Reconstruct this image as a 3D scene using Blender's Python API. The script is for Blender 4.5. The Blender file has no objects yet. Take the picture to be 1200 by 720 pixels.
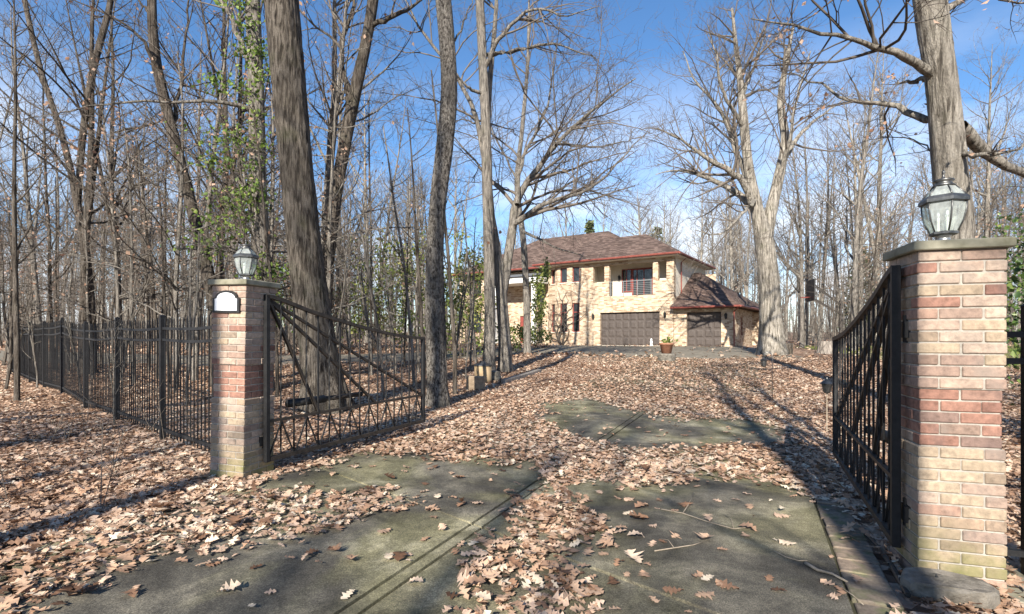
import bpy, bmesh, math, random
import numpy as np
from mathutils import Vector, Matrix
R = math.radians
rng = np.random.default_rng(7)
random.seed(7)
sc = bpy.context.scene
C = sc.collection

# ------------------------------------------------------------------ camera
F, CX, HY, CH = 616.0, 600.0, 395.0, 1.455      # focal length, centre, horizon (photo pixels), eye height
cam = bpy.data.cameras.new('camera'); camo = bpy.data.objects.new('camera', cam); C.objects.link(camo)
cam.sensor_width = 36; cam.lens = 36 * F / 1200; cam.shift_y = (HY - 360) / 1200
cam.clip_start = .05; cam.clip_end = 3000
camo.location = (0, 0, CH); camo.rotation_euler = (R(90), 0, 0)
sc.camera = camo

# ------------------------------------------------------------------ sky, sun, exposure
SUN_EL, SUN_AZ = R(29), math.atan2(-.285, -.958)
w = bpy.data.worlds.new('World'); sc.world = w; w.use_nodes = True
nt = w.node_tree; N = nt.nodes; L = nt.links
bg = N['Background']
sky = N.new('ShaderNodeTexSky'); sky.sky_type = 'NISHITA'; sky.sun_disc = False
sky.sun_elevation = SUN_EL; sky.sun_rotation = SUN_AZ; sky.air_density = 1.0; sky.dust_density = .1; sky.ozone_density = 4.5
tc = N.new('ShaderNodeTexCoord')
mp = N.new('ShaderNodeMapping'); mp.inputs['Scale'].default_value = (1.0, 1.0, 2.6); mp.inputs['Location'].default_value = (.35, .1, .2)
ns = N.new('ShaderNodeTexNoise'); ns.inputs['Scale'].default_value = 2.6; ns.inputs['Detail'].default_value = 9; ns.inputs['Roughness'].default_value = .58
rp = N.new('ShaderNodeValToRGB'); rp.color_ramp.elements[0].position = .4; rp.color_ramp.elements[1].position = .61
sep = N.new('ShaderNodeSeparateXYZ')
hz = N.new('ShaderNodeMapRange'); hz.inputs['From Min'].default_value = .46; hz.inputs['From Max'].default_value = .1
hz.inputs['To Min'].default_value = .0; hz.inputs['To Max'].default_value = 1.0
mu = N.new('ShaderNodeMath'); mu.operation = 'MULTIPLY'
mx = N.new('ShaderNodeMix'); mx.data_type = 'RGBA'
L.new(tc.outputs['Generated'], mp.inputs['Vector']); L.new(mp.outputs['Vector'], ns.inputs['Vector'])
L.new(ns.outputs['Fac'], rp.inputs['Fac']); L.new(tc.outputs['Generated'], sep.inputs['Vector']); L.new(sep.outputs['Z'], hz.inputs['Value'])
L.new(rp.outputs['Color'], mu.inputs[0]); L.new(hz.outputs['Result'], mu.inputs[1])
hs = N.new('ShaderNodeHueSaturation'); hs.inputs['Saturation'].default_value = 1.1; L.new(sky.outputs['Color'], hs.inputs['Color'])
L.new(mu.outputs[0], mx.inputs['Factor']); L.new(hs.outputs['Color'], mx.inputs['A'])
mx.inputs['B'].default_value = (6.6, 6.8, 7.1, 1)
L.new(mx.outputs['Result'], bg.inputs['Color']); bg.inputs['Strength'].default_value = .093
sl = bpy.data.lights.new('sun', 'SUN'); sl.energy = 5.0; sl.angle = R(.5); sl.color = (1, .93, .82)
so = bpy.data.objects.new('sun', sl); C.objects.link(so)
SD = Vector((math.sin(SUN_AZ) * math.cos(SUN_EL), math.cos(SUN_AZ) * math.cos(SUN_EL), math.sin(SUN_EL)))  # towards the sun
so.rotation_euler = (-SD).to_track_quat('-Z', 'Y').to_euler(); so.location = (-8, -30, 25)
sc.view_settings.view_transform = 'Standard'; sc.view_settings.look = 'None'
sc.view_settings.exposure = 1.1; sc.view_settings.gamma = 1; sc.view_settings.use_curve_mapping = False

# ------------------------------------------------------------------ helpers: tagging, meshes
def tag(o, label=None, cat=None, group=None, kind=None):
    if label: o['label'] = label
    if cat: o['category'] = cat
    if group: o['group'] = group
    if kind: o['kind'] = kind
    return o
def empty(name, loc=(0, 0, 0), rz=0, label=None, cat=None, group=None):
    o = bpy.data.objects.new(name, None); C.objects.link(o); o.location = loc; o.rotation_euler = (0, 0, rz); o.empty_display_size = .1
    return tag(o, label, cat, group)
def link(name, me, parent=None, loc=(0, 0, 0), rot=(0, 0, 0)):
    o = bpy.data.objects.new(name, me); C.objects.link(o); o.location = loc; o.rotation_euler = rot
    if parent: o.parent = parent
    return o
def copy_tree(o, parent=None):
    c = o.copy(); C.objects.link(c); c.parent = parent
    for ch in list(o.children): copy_tree(ch, c)
    return c
def npmesh(name, V, faces, mat=None, smooth=False, col=None):
    """V (n,3); faces: list of int arrays, each (m,k) with k = 3 or 4"""
    me = bpy.data.meshes.new(name); V = np.asarray(V, np.float32)
    faces = [np.asarray(f, np.int32) for f in faces if len(f)]
    me.vertices.add(len(V)); me.vertices.foreach_set('co', V.ravel())
    tot = np.concatenate([np.full(len(f), f.shape[1], np.int32) for f in faces])
    lp = np.concatenate([f.ravel() for f in faces])
    me.loops.add(len(lp)); me.loops.foreach_set('vertex_index', lp)
    me.polygons.add(len(tot)); st = np.concatenate([[0], np.cumsum(tot)[:-1]]).astype(np.int32)
    me.polygons.foreach_set('loop_start', st); me.polygons.foreach_set('loop_total', tot)
    if smooth: me.polygons.foreach_set('use_smooth', np.ones(len(tot), bool))
    if col is not None:
        a = me.attributes.new('tint', 'FLOAT', 'POINT'); a.data.foreach_set('value', np.asarray(col, np.float32))
    me.update(calc_edges=True)
    if mat: me.materials.append(mat)
    return me
class MB:
    """collects boxes, bars, tubes and prisms; build() links them as one mesh object"""
    def __init__(s): s.v = []; s.f = []
    def add(s, v, f):
        b = len(s.v); s.v += [tuple(p) for p in v]; s.f += [tuple(i + b for i in q) for q in f]; return s
    def box(s, x0, x1, y0, y1, z0, z1):
        return s.add([(x0,y0,z0),(x1,y0,z0),(x1,y1,z0),(x0,y1,z0),(x0,y0,z1),(x1,y0,z1),(x1,y1,z1),(x0,y1,z1)],
                     [(3,2,1,0),(4,5,6,7),(0,1,5,4),(1,2,6,5),(2,3,7,6),(3,0,4,7)])
    def bar(s, a, b, wd, dp, up=(0, 0, 1)):
        a = Vector(a); b = Vector(b); d = (b - a).normalized(); up = Vector(up)
        if abs(d.dot(up)) > .98: up = Vector((0, 1, 0))
        x = d.cross(up).normalized(); y = x.cross(d)
        v = []
        for p in (a, b):
            for i, j in ((-1,-1),(1,-1),(1,1),(-1,1)): v.append(p + x * i * wd / 2 + y * j * dp / 2)
        return s.add(v, [(3,2,1,0),(4,5,6,7),(0,1,5,4),(1,2,6,5),(2,3,7,6),(3,0,4,7)])
    def tube(s, pts, rad, sides=8, cap=True):
        pts = [Vector(p) for p in pts]; n = len(pts)
        if not hasattr(rad, '__len__'): rad = [rad] * n
        v = []; f = []; ref = Vector((.31, .17, .94))
        for i, p in enumerate(pts):
            d = (pts[min(i + 1, n - 1)] - pts[max(i - 1, 0)]).normalized()
            if abs(d.dot(ref)) > .97: ref = Vector((.9, .3, .1))
            x = d.cross(ref).normalized(); y = d.cross(x)
            for k in range(sides):
                a = 2 * math.pi * k / sides; v.append(p + (x * math.cos(a) + y * math.sin(a)) * rad[i])
        for i in range(n - 1):
            for k in range(sides):
                k2 = (k + 1) % sides; f.append((i*sides+k, i*sides+k2, (i+1)*sides+k2, (i+1)*sides+k))
        if cap: f.append(tuple(range(sides))[::-1]); f.append(tuple((n-1)*sides + k for k in range(sides)))
        return s.add(v, f)
    def lathe(s, prof, sides=24, c=(0, 0), rot=0):
        v = []; f = []
        for r, z in prof:
            for k in range(sides):
                a = 2 * math.pi * k / sides + rot; v.append((c[0] + r * math.cos(a), c[1] + r * math.sin(a), z))
        n = len(prof)
        for i in range(n - 1):
            for k in range(sides):
                k2 = (k + 1) % sides; f.append((i*sides+k, i*sides+k2, (i+1)*sides+k2, (i+1)*sides+k))
        f.append(tuple(range(sides))[::-1]); f.append(tuple((n-1)*sides + k for k in range(sides)))
        return s.add(v, f)
    def prism(s, poly, z0, z1):
        n = len(poly); v = [(x, y, z0) for x, y in poly] + [(x, y, z1) for x, y in poly]
        return s.add(v, [tuple(range(n))[::-1], tuple(range(n, 2*n))] + [(i, (i+1) % n, n + (i+1) % n, n + i) for i in range(n)])
    def mesh(s, name, mat, smooth=False, bevel=0):
        me = bpy.data.meshes.new(name); me.from_pydata(s.v, [], s.f)
        bm = bmesh.new(); bm.from_mesh(me); bmesh.ops.recalc_face_normals(bm, faces=bm.faces)
        if bevel: bmesh.ops.bevel(bm, geom=bm.edges[:], offset=bevel, segments=1, affect='EDGES')
        bm.to_mesh(me); bm.free()
        if smooth: me.polygons.foreach_set('use_smooth', np.ones(len(me.polygons), bool))
        me.materials.append(mat); return me
    def build(s, name, mat, parent=None, smooth=False, bevel=0, loc=(0, 0, 0), rot=(0, 0, 0)):
        return link(name, s.mesh(name, mat, smooth, bevel), parent, loc, rot)

# ------------------------------------------------------------------ helpers: materials
def mat_base(name, rough=.8, metal=0, spec=.35):
    m = bpy.data.materials.new(name); m.use_nodes = True; n = m.node_tree.nodes; b = n['Principled BSDF']
    b.inputs['Roughness'].default_value = rough; b.inputs['Metallic'].default_value = metal; b.inputs['Specular IOR Level'].default_value = spec
    return m, m.node_tree, b
def ramp(t, fac, stops):
    r = t.nodes.new('ShaderNodeValToRGB'); e = r.color_ramp.elements
    while len(e) < len(stops): e.new(.5)
    for i, (p, c) in enumerate(stops): e[i].position = p; e[i].color = (*c, 1)
    t.links.new(fac, r.inputs['Fac']); return r.outputs['Color']
def noise(t, scale, detail=6, rough=.6, stretch=None, coord='Object', dist=0):
    c = t.nodes.new('ShaderNodeTexCoord'); o = c.outputs[coord]
    if stretch:
        m = t.nodes.new('ShaderNodeMapping'); m.inputs['Scale'].default_value = stretch; t.links.new(o, m.inputs['Vector']); o = m.outputs['Vector']
    n = t.nodes.new('ShaderNodeTexNoise'); n.inputs['Scale'].default_value = scale; n.inputs['Detail'].default_value = detail
    n.inputs['Roughness'].default_value = rough; n.inputs['Distortion'].default_value = dist
    t.links.new(o, n.inputs['Vector']); return n.outputs['Fac']
def mixc(t, fac, a, b, mode='MIX'):
    m = t.nodes.new('ShaderNodeMix'); m.data_type = 'RGBA'; m.blend_type = mode
    for s, v in (('Factor', fac), ('A', a), ('B', b)):
        if isinstance(v, (int, float)): m.inputs[s].default_value = v
        elif isinstance(v, tuple): m.inputs[s].default_value = (*v, 1)
        else: t.links.new(v, m.inputs[s])
    return m.outputs['Result']
def bump(t, b, h, strength=.5, dist=.02):
    n = t.nodes.new('ShaderNodeBump'); n.inputs['Strength'].default_value = strength; n.inputs['Distance'].default_value = dist
    t.links.new(h, n.inputs['Height']); t.links.new(n.outputs['Normal'], b.inputs['Normal'])
def orand(t):
    return t.nodes.new('ShaderNodeObjectInfo').outputs['Random']
def simple(name, c1, c2, scale=8, rough=.7, metal=0, bumps=.2, bd=.01, stretch=None, spec=.35):
    m, t, b = mat_base(name, rough, metal, spec)
    f = noise(t, scale, stretch=stretch); t.links.new(ramp(t, f, [(.3, c1), (.72, c2)]), b.inputs['Base Color'])
    if bumps: bump(t, b, f, bumps, bd)
    return m
M = {}
def bark(name, dark, mid, light, moss=0, sc_=9, zs=.13):
    m, t, b = mat_base(name, .92, 0, .12)
    ridg = noise(t, sc_ * 1.5, 6, .62, (1, 1, zs), dist=.5); fine = noise(t, sc_ * 6, 5, .75, (1, 1, .4)); big = noise(t, 1.3, 4, .6)
    c = ramp(t, ridg, [(.36, tuple(x * .6 for x in dark)), (.47, mid), (.56, light), (.7, tuple(x * 1.15 for x in light))])
    c = mixc(t, .6, c, ramp(t, fine, [(.32, (.25, .25, .25)), (.5, (.85, .85, .85)), (.7, (1.35, 1.33, 1.3))]), 'MULTIPLY')
    c = mixc(t, ramp(t, big, [(.42, (0, 0, 0)), (.68, (.55, .55, .55))]), c, tuple(x * .6 for x in mid))
    if moss: c = mixc(t, ramp(t, noise(t, 2.2, 4), [(.55, (0, 0, 0)), (.75, (moss,) * 3)]), c, (.12, .13, .065))
    c = mixc(t, ramp(t, orand(t), [(0, (0, 0, 0)), (1, (.25, .25, .25))]), c, tuple(x * .9 for x in dark))
    t.links.new(c, b.inputs['Base Color'])
    mh = t.nodes.new('ShaderNodeMath'); mh.operation = 'MULTIPLY_ADD'; t.links.new(ridg, mh.inputs[0]); mh.inputs[1].default_value = 2.2; t.links.new(fine, mh.inputs[2])
    bump(t, b, mh.outputs[0], 1.0, .06); return m
M['bark_oak'] = bark('bark_oak', (.12, .102, .085), (.31, .28, .235), (.5, .455, .39), .3)
M['bark_scaly'] = bark('bark_scaly', (.06, .052, .046), (.18, .16, .14), (.36, .33, .29), .2, 17, .5)
M['bark_big'] = bark('bark_big', (.045, .037, .03), (.13, .11, .09), (.27, .235, .195), .35, 16)
M['bark_grey'] = bark('bark_grey', (.12, .105, .09), (.26, .235, .205), (.42, .38, .33), .3, 12)
M['bark_dark'] = bark('bark_dark', (.05, .04, .033), (.12, .1, .082), (.22, .19, .16), .25, 12)
M['twig'] = simple('twig', (.09, .074, .06), (.185, .157, .13), 5, .9, 0, 0)
M['twig_dark'] = simple('twig_dark', (.055, .045, .037), (.12, .1, .082), 5, .9, 0, 0)
def leafmat(name, stops, coord='tint', trans=.25, rough=.7):
    m, t, b = mat_base(name, rough, 0, .25)
    if coord == 'tint':
        a = t.nodes.new('ShaderNodeAttribute'); a.attribute_name = 'tint'; f = a.outputs['Fac']
    else: f = orand(t)
    c = ramp(t, f, stops)
    c = mixc(t, .35, c, ramp(t, noise(t, 60, 3), [(.3, (.1, .06, .035)), (.7, (.6, .45, .33))]), 'OVERLAY') if 'dead' in name else c
    t.links.new(c, b.inputs['Base Color'])
    if trans:
        tr = t.nodes.new('ShaderNodeBsdfTranslucent'); ms = t.nodes.new('ShaderNodeMixShader'); ms.inputs[0].default_value = trans
        t.links.new(c, tr.inputs['Color']); t.links.new(b.outputs[0], ms.inputs[1]); t.links.new(tr.outputs[0], ms.inputs[2])
        t.links.new(ms.outputs[0], t.nodes['Material Output'].inputs['Surface'])
    return m
DEAD = [(0, (.12, .07, .044)), (.15, (.26, .16, .105)), (.36, (.42, .285, .2)), (.62, (.53, .395, .29)), (.85, (.61, .5, .4)), (1, (.69, .62, .53))]
M['dead_carpet'] = leafmat('dead_carpet', DEAD, 'tint', .15)
M['dead_leaf'] = leafmat('dead_leaf', DEAD, 'rand', .15)
M['dead_hang'] = leafmat('dead_hang', [(0, (.26, .15, .1)), (.5, (.44, .3, .22)), (1, (.58, .45, .36))], 'tint', .3)
M['ivy'] = leafmat('ivy', [(0, (.06, .11, .02)), (.5, (.13, .2, .035)), (1, (.28, .36, .09))], 'tint', .35, .45)
M['shrub'] = leafmat('shrub', [(0, (.06, .09, .025)), (.45, (.14, .19, .045)), (.8, (.3, .33, .09)), (1, (.45, .42, .14))], 'tint', .35, .5)
M['holly'] = leafmat('holly', [(0, (.03, .06, .02)), (.5, (.07, .12, .03)), (1, (.2, .25, .07))], 'tint', .2, .35)
M['pine'] = leafmat('pine', [(0, (.05, .07, .03)), (1, (.17, .19, .085))], 'tint', .15)
M['grass'] = leafmat('grass', [(0, (.09, .12, .03)), (.6, (.2, .23, .06)), (1, (.36, .33, .14))], 'tint', .3)
def m_ground():
    m, t, b = mat_base('leaf_litter', .95, 0, .1)
    c = t.nodes.new('ShaderNodeTexCoord')
    v = t.nodes.new('ShaderNodeTexVoronoi'); v.inputs['Scale'].default_value = 11; v.inputs['Randomness'].default_value = 1; t.links.new(c.outputs['Object'], v.inputs['Vector'])
    s = t.nodes.new('ShaderNodeSeparateColor'); t.links.new(v.outputs['Color'], s.inputs['Color'])
    col = ramp(t, s.outputs['Red'], [(0, (.1, .06, .04)), (.3, (.22, .135, .09)), (.6, (.34, .22, .155)), (1, (.48, .36, .27))])
    col = mixc(t, ramp(t, noise(t, .5, 5), [(.4, (0, 0, 0)), (.75, (.55, .55, .55))]), col, (.13, .095, .07))
    t.links.new(col, b.inputs['Base Color']); bump(t, b, v.outputs['Distance'], 1, .05); return m
M['ground'] = m_ground()
def m_concrete():
    m, t, b = mat_base('stained_concrete', .88, 0, .25)
    big = noise(t, .55, 4, .55, dist=.8); mid = noise(t, 1.7, 6, .6, dist=.4); fine = noise(t, 120, 4, .75); pit = noise(t, 22, 6, .7)
    col = ramp(t, mid, [(.36, (.058, .053, .044)), (.5, (.105, .096, .078)), (.62, (.2, .18, .14))])
    col = mixc(t, ramp(t, big, [(.43, (0, 0, 0)), (.6, (.9, .9, .9))]), col, ramp(t, mid, [(.35, (.12, .112, .06)), (.53, (.24, .22, .13)), (.68, (.44, .4, .27))]))
    col = mixc(t, .6, col, ramp(t, pit, [(.35, (.6, .6, .6)), (.6, (1.25, 1.24, 1.2))]), 'MULTIPLY')
    sp = ramp(t, fine, [(.34, (.4, .4, .4)), (.52, (.95, .95, .95)), (.68, (1.8, 1.78, 1.7))])
    col = mixc(t, 1, col, sp, 'MULTIPLY')
    t.links.new(col, b.inputs['Base Color'])
    mh = t.nodes.new('ShaderNodeMath'); mh.operation = 'ADD'; t.links.new(fine, mh.inputs[0]); t.links.new(mid, mh.inputs[1])
    bump(t, b, mh.outputs[0], .5, .012); return m
M['concrete'] = m_concrete()
M['apron'] = simple('pale_asphalt', (.125, .108, .08), (.26, .228, .175), 3, .9, 0, .3)
M['joint'] = simple('joint_dirt', (.03, .028, .02), (.09, .085, .04), 6, .95, 0, .5)
def m_brick(name, stops, dirt=(.2, .17, .12), moss=0):
    m, t, b = mat_base(name, .9, 0, .2)
    c = ramp(t, orand(t), stops)
    gp = t.nodes.new('ShaderNodeNewGeometry'); gn = t.nodes.new('ShaderNodeTexNoise'); gn.inputs['Scale'].default_value = 26; gn.inputs['Detail'].default_value = 7; gn.inputs['Roughness'].default_value = .7; t.links.new(gp.outputs['Position'], gn.inputs['Vector']); g = gn.outputs['Fac']
    gw = t.nodes.new('ShaderNodeTexNoise'); gw.inputs['Scale'].default_value = 6; gw.inputs['Detail'].default_value = 5; t.links.new(gp.outputs['Position'], gw.inputs['Vector'])
    c = mixc(t, .75, c, ramp(t, g, [(.3, (.45, .45, .45)), (.5, (.95, .95, .95)), (.7, (1.4, 1.38, 1.35))]), 'MULTIPLY')
    c = mixc(t, ramp(t, gw.outputs['Fac'], [(.5, (0, 0, 0)), (.68, (.6, .6, .6))]), c, dirt)
    if moss:
        gm = t.nodes.new('ShaderNodeNewGeometry'); n2 = t.nodes.new('ShaderNodeTexNoise'); n2.inputs['Scale'].default_value = 5; t.links.new(gm.outputs['Position'], n2.inputs['Vector'])
        sp = t.nodes.new('ShaderNodeSeparateXYZ'); t.links.new(gm.outputs['Position'], sp.inputs['Vector'])
        mr = t.nodes.new('ShaderNodeMapRange'); mr.inputs['From Min'].default_value = .7; mr.inputs['From Max'].default_value = -.05; t.links.new(sp.outputs['Z'], mr.inputs['Value'])
        mm = t.nodes.new('ShaderNodeMath'); mm.operation = 'MULTIPLY'; t.links.new(mr.outputs['Result'], mm.inputs[0]); t.links.new(n2.outputs['Fac'], mm.inputs[1])
        c = mixc(t, ramp(t, mm.outputs[0], [(.2, (0, 0, 0)), (.55, (.8, .8, .8))]), c, (.17, .17, .06))
    t.links.new(c, b.inputs['Base Color']); bump(t, b, g, .6, .006); return m
M['brick_buff'] = m_brick('brick_buff', [(0, (.2, .14, .11)), (.22, (.3, .215, .17)), (.5, (.37, .28, .22)), (.75, (.4, .315, .25)), (.9, (.32, .2, .15)), (1, (.24, .195, .165))], (.24, .2, .17))
M['brick_red'] = m_brick('brick_red', [(0, (.15, .085, .07)), (.35, (.26, .14, .105)), (.7, (.32, .18, .135)), (.9, (.25, .165, .13)), (1, (.17, .12, .105))], (.14, .1, .09))
M['brick_tan'] = m_brick('brick_tan', [(0, (.23, .175, .13)), (.3, (.34, .265, .19)), (.65, (.41, .325, .235)), (.9, (.34, .245, .175)), (1, (.23, .185, .145))], (.25, .2, .14), 1)
M['paver'] = m_brick('paver', [(0, (.16, .13, .1)), (.5, (.22, .18, .14)), (1, (.26, .2, .15))], (.075, .115, .03))
M['mortar'] = simple('mortar', (.28, .255, .22), (.42, .39, .34), 40, .95, 0, .4, .004)
M['capstone'] = simple('mossy_capstone', (.13, .125, .085), (.32, .3, .23), 7, .95, 0, .5, .01)
M['iron'] = simple('black_iron', (.009, .009, .01), (.022, .022, .023), 20, .6, 0, .12, .002, spec=.3)
M['iron_worn'] = simple('worn_iron', (.014, .013, .012), (.06, .047, .037), 14, .6, 0, .2, .002, spec=.35)
M['steel'] = simple('dull_steel', (.3, .3, .29), (.5, .49, .47), 12, .38, .9, .1)
M['lantern_metal'] = simple('pewter_lantern', (.05, .052, .052), (.19, .19, .185), 14, .42, .8, .15)
def m_glass(name, col, rough=.05, trans=1, alpha=1):
    m, t, b = mat_base(name, rough, 0, .5); b.inputs['Base Color'].default_value = (*col, 1)
    tr = t.nodes.new('ShaderNodeBsdfTransparent'); tr.inputs['Color'].default_value = (*col, 1)
    ms = t.nodes.new('ShaderNodeMixShader'); fr = noise(t, 14, 5)
    r_ = ramp(t, fr, [(.3, (alpha * .6,) * 3), (.7, (alpha * 1.3,) * 3)])
    t.links.new(r_, ms.inputs[0]); t.links.new(tr.outputs[0], ms.inputs[1]); t.links.new(b.outputs[0], ms.inputs[2])
    t.links.new(ms.outputs[0], t.nodes['Material Output'].inputs['Surface']); return m
M['lantern_glass'] = m_glass('dusty_glass', (.78, .84, .82), .12, 1, .3)
M['window'] = simple('window_glass', (.014, .017, .02), (.035, .04, .045), 1, .04, 0, 0, spec=.8)
M['plaque'] = simple('white_plaque', (.66, .68, .7), (.8, .81, .82), 5, .5, 0, .05)
M['black_paint'] = simple('black_paint', (.012, .012, .012), (.028, .028, .028), 20, .5, 0, .1)
M['candle'] = simple('candle_white', (.75, .73, .66), (.85, .83, .77), 5, .5, 0, 0)
M['stone'] = simple('grey_stone', (.06, .055, .045), (.24, .215, .18), 10, .95, 0, .9, .03)
M['wood_cut'] = simple('cut_wood', (.22, .155, .085), (.42, .31, .19), 6, .85, 0, .4, .01, (1, 1, .2))
M['stick'] = simple('pale_stick', (.2, .16, .115), (.42, .35, .27), 14, .9, 0, .4, .004)
M['terracotta'] = simple('terracotta', (.22, .1, .06), (.36, .18, .11), 8, .8, 0, .2)
M['terracotta_stone'] = simple('brown_block', (.17, .125, .085), (.34, .26, .18), 9, .95, 0, .7, .02)
M['stucco'] = simple('cream_stucco', (.62, .56, .46), (.72, .66, .55), 6, .95, 0, .2, .005)
M['white_trim'] = simple('white_trim', (.68, .68, .66), (.8, .8, .78), 6, .6, 0, 0)
M['red_metal'] = simple('oxblood_metal', (.16, .045, .035), (.26, .08, .06), 4, .45, .1, .05)
M['red_frame'] = simple('red_frame', (.17, .04, .035), (.27, .065, .05), 4, .5, 0, 0)
M['garage'] = simple('brown_garage_door', (.06, .048, .042), (.09, .074, .065), 6, .6, 0, .1)
M['rail_metal'] = simple('grey_rail', (.2, .21, .21), (.3, .31, .31), 6, .45, .4, 0)
M['blue_bin'] = simple('blue_plastic', (.03, .06, .12), (.06, .1, .18), 5, .5, 0, 0)
M['grey_bark_cut'] = simple('weathered_wood', (.16, .14, .12), (.34, .3, .26), 8, .95, 0, .6, .02, (1, 1, .3))
def m_housebrick():
    m, t, b = mat_base('tan_house_brick', .92, 0, .2)
    c = t.nodes.new('ShaderNodeTexCoord'); mp_ = t.nodes.new('ShaderNodeVectorMath'); mp_.operation = 'MULTIPLY_ADD'
    sp = t.nodes.new('ShaderNodeSeparateXYZ'); t.links.new(c.outputs['Object'], sp.inputs['Vector'])
    ad = t.nodes.new('ShaderNodeMath'); ad.operation = 'ADD'; t.links.new(sp.outputs['X'], ad.inputs[0]); t.links.new(sp.outputs['Y'], ad.inputs[1])
    cb = t.nodes.new('ShaderNodeCombineXYZ'); t.links.new(ad.outputs[0], cb.inputs['X']); t.links.new(sp.outputs['Z'], cb.inputs['Y'])
    br = t.nodes.new('ShaderNodeTexBrick'); br.inputs['Scale'].default_value = 1; br.inputs['Brick Width'].default_value = .3; br.inputs['Row Height'].default_value = .1
    br.inputs['Mortar Size'].default_value = .008; br.inputs['Color1'].default_value = (0, 0, 0, 1); br.inputs['Color2'].default_value = (1, 1, 1, 1); br.inputs['Mortar'].default_value = (.5, .5, .5, 1)
    t.links.new(cb.outputs[0], br.inputs['Vector'])
    s2 = t.nodes.new('ShaderNodeSeparateColor'); t.links.new(br.outputs['Color'], s2.inputs['Color'])
    col = ramp(t, s2.outputs['Red'], [(0, (.22, .14, .095)), (.25, (.38, .275, .185)), (.5, (.47, .37, .265)), (.8, (.53, .44, .325)), (1, (.59, .51, .39))])
    col = mixc(t, ramp(t, noise(t, 1.6, 5), [(.52, (0, 0, 0)), (.72, (.65, .65, .65))]), col, (.36, .24, .165))
    t.links.new(col, b.inputs['Base Color']); bump(t, b, s2.outputs['Red'], .5, .02); return m
M['house_brick'] = m_housebrick()
def m_roof():
    m, t, b = mat_base('brown_shingles', .95, 0, .15)
    c = t.nodes.new('ShaderNodeTexCoord'); sp = t.nodes.new('ShaderNodeSeparateXYZ'); t.links.new(c.outputs['Object'], sp.inputs['Vector'])
    ad = t.nodes.new('ShaderNodeMath'); ad.operation = 'ADD'; t.links.new(sp.outputs['X'], ad.inputs[0]); t.links.new(sp.outputs['Y'], ad.inputs[1])
    cb = t.nodes.new('ShaderNodeCombineXYZ'); t.links.new(ad.outputs[0], cb.inputs['X']); t.links.new(sp.outputs['Z'], cb.inputs['Y'])
    br = t.nodes.new('ShaderNodeTexBrick'); br.inputs['Scale'].default_value = 1; br.inputs['Brick Width'].default_value = .3; br.inputs['Row Height'].default_value = .11
    br.inputs['Mortar Size'].default_value = .006; br.inputs['Color1'].default_value = (0, 0, 0, 1); br.inputs['Color2'].default_value = (1, 1, 1, 1); br.inputs['Mortar'].default_value = (0, 0, 0, 1)
    t.links.new(cb.outputs[0], br.inputs['Vector']); s2 = t.nodes.new('ShaderNodeSeparateColor'); t.links.new(br.outputs['Color'], s2.inputs['Color'])
    col = ramp(t, s2.outputs['Red'], [(0, (.062, .042, .034)), (.5, (.115, .08, .066)), (1, (.18, .128, .106))])
    col = mixc(t, ramp(t, noise(t, .7, 5), [(.45, (0, 0, 0)), (.75, (.5, .5, .5))]), col, (.08, .06, .05))
    t.links.new(col, b.inputs['Base Color']); bump(t, b, s2.outputs['Red'], .5, .02); return m
M['roof'] = m_roof()

# ------------------------------------------------------------------ terrain, pixel helpers
DO = np.array([-.874, 2.76]); DD = np.array([.4175, .9087]); DN = np.array([.9087, -.4175])   # driveway axis
def sstep(t): t = np.clip(t, 0, 1); return t * t * (3 - 2 * t)
def gz(x, y):
    x = np.asarray(x, float); y = np.asarray(y, float)
    b = (x - DO[0]) * DN[0] + (y - DO[1]) * DN[1]
    base = .8 * sstep((y - 9) / 26) + .012 * np.maximum(y - 50, 0)
    off = sstep((np.abs(b) - 4) / 6) * (1 - sstep((y - 18) / 8))
    return base + off * (.05 * np.sin(x * .9 + .4 * y) + .045 * np.sin(y * 1.1 - .5 * x + 1))
def gzf(x, y): return float(gz(x, y))
def W(px, py, Z): return Vector(((px - CX) / F * Z, Z, CH + (HY - py) / F * Z))
def hit(px, py):
    lo = 1.5; u = (px - CX) / F; v = (HY - py) / F
    for Z in np.arange(1.5, 200, .05):
        if CH + v * Z <= gzf(u * Z, Z): return Vector((u * Z, Z, gzf(u * Z, Z)))
    return Vector((u * 60, 60, gzf(u * 60, 60)))
def drv(a, b): p = DO + DD * a + DN * b; return float(p[0]), float(p[1])

xs = np.unique(np.concatenate([np.linspace(-260, -40, 23), np.linspace(-40, -12, 29), np.linspace(-12, 14, 66), np.linspace(14, 45, 32), np.linspace(45, 260, 22)]))
ys = np.unique(np.concatenate([np.linspace(-120, -8, 18), np.linspace(-8, 16, 61), np.linspace(16, 50, 45), np.linspace(50, 420, 38)]))
GX, GY = np.meshgrid(xs, ys); GZ = gz(GX, GY) - .012
V = np.stack([GX, GY, GZ], -1).reshape(-1, 3); nx, ny = len(xs), len(ys)
ii = (np.arange(ny - 1)[:, None] * nx + np.arange(nx - 1)[None, :]).ravel()
tag(link('ground', npmesh('ground', V, [np.stack([ii, ii + 1, ii + 1 + nx, ii + nx], 1)], M['ground'], True)), kind='structure')

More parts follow.
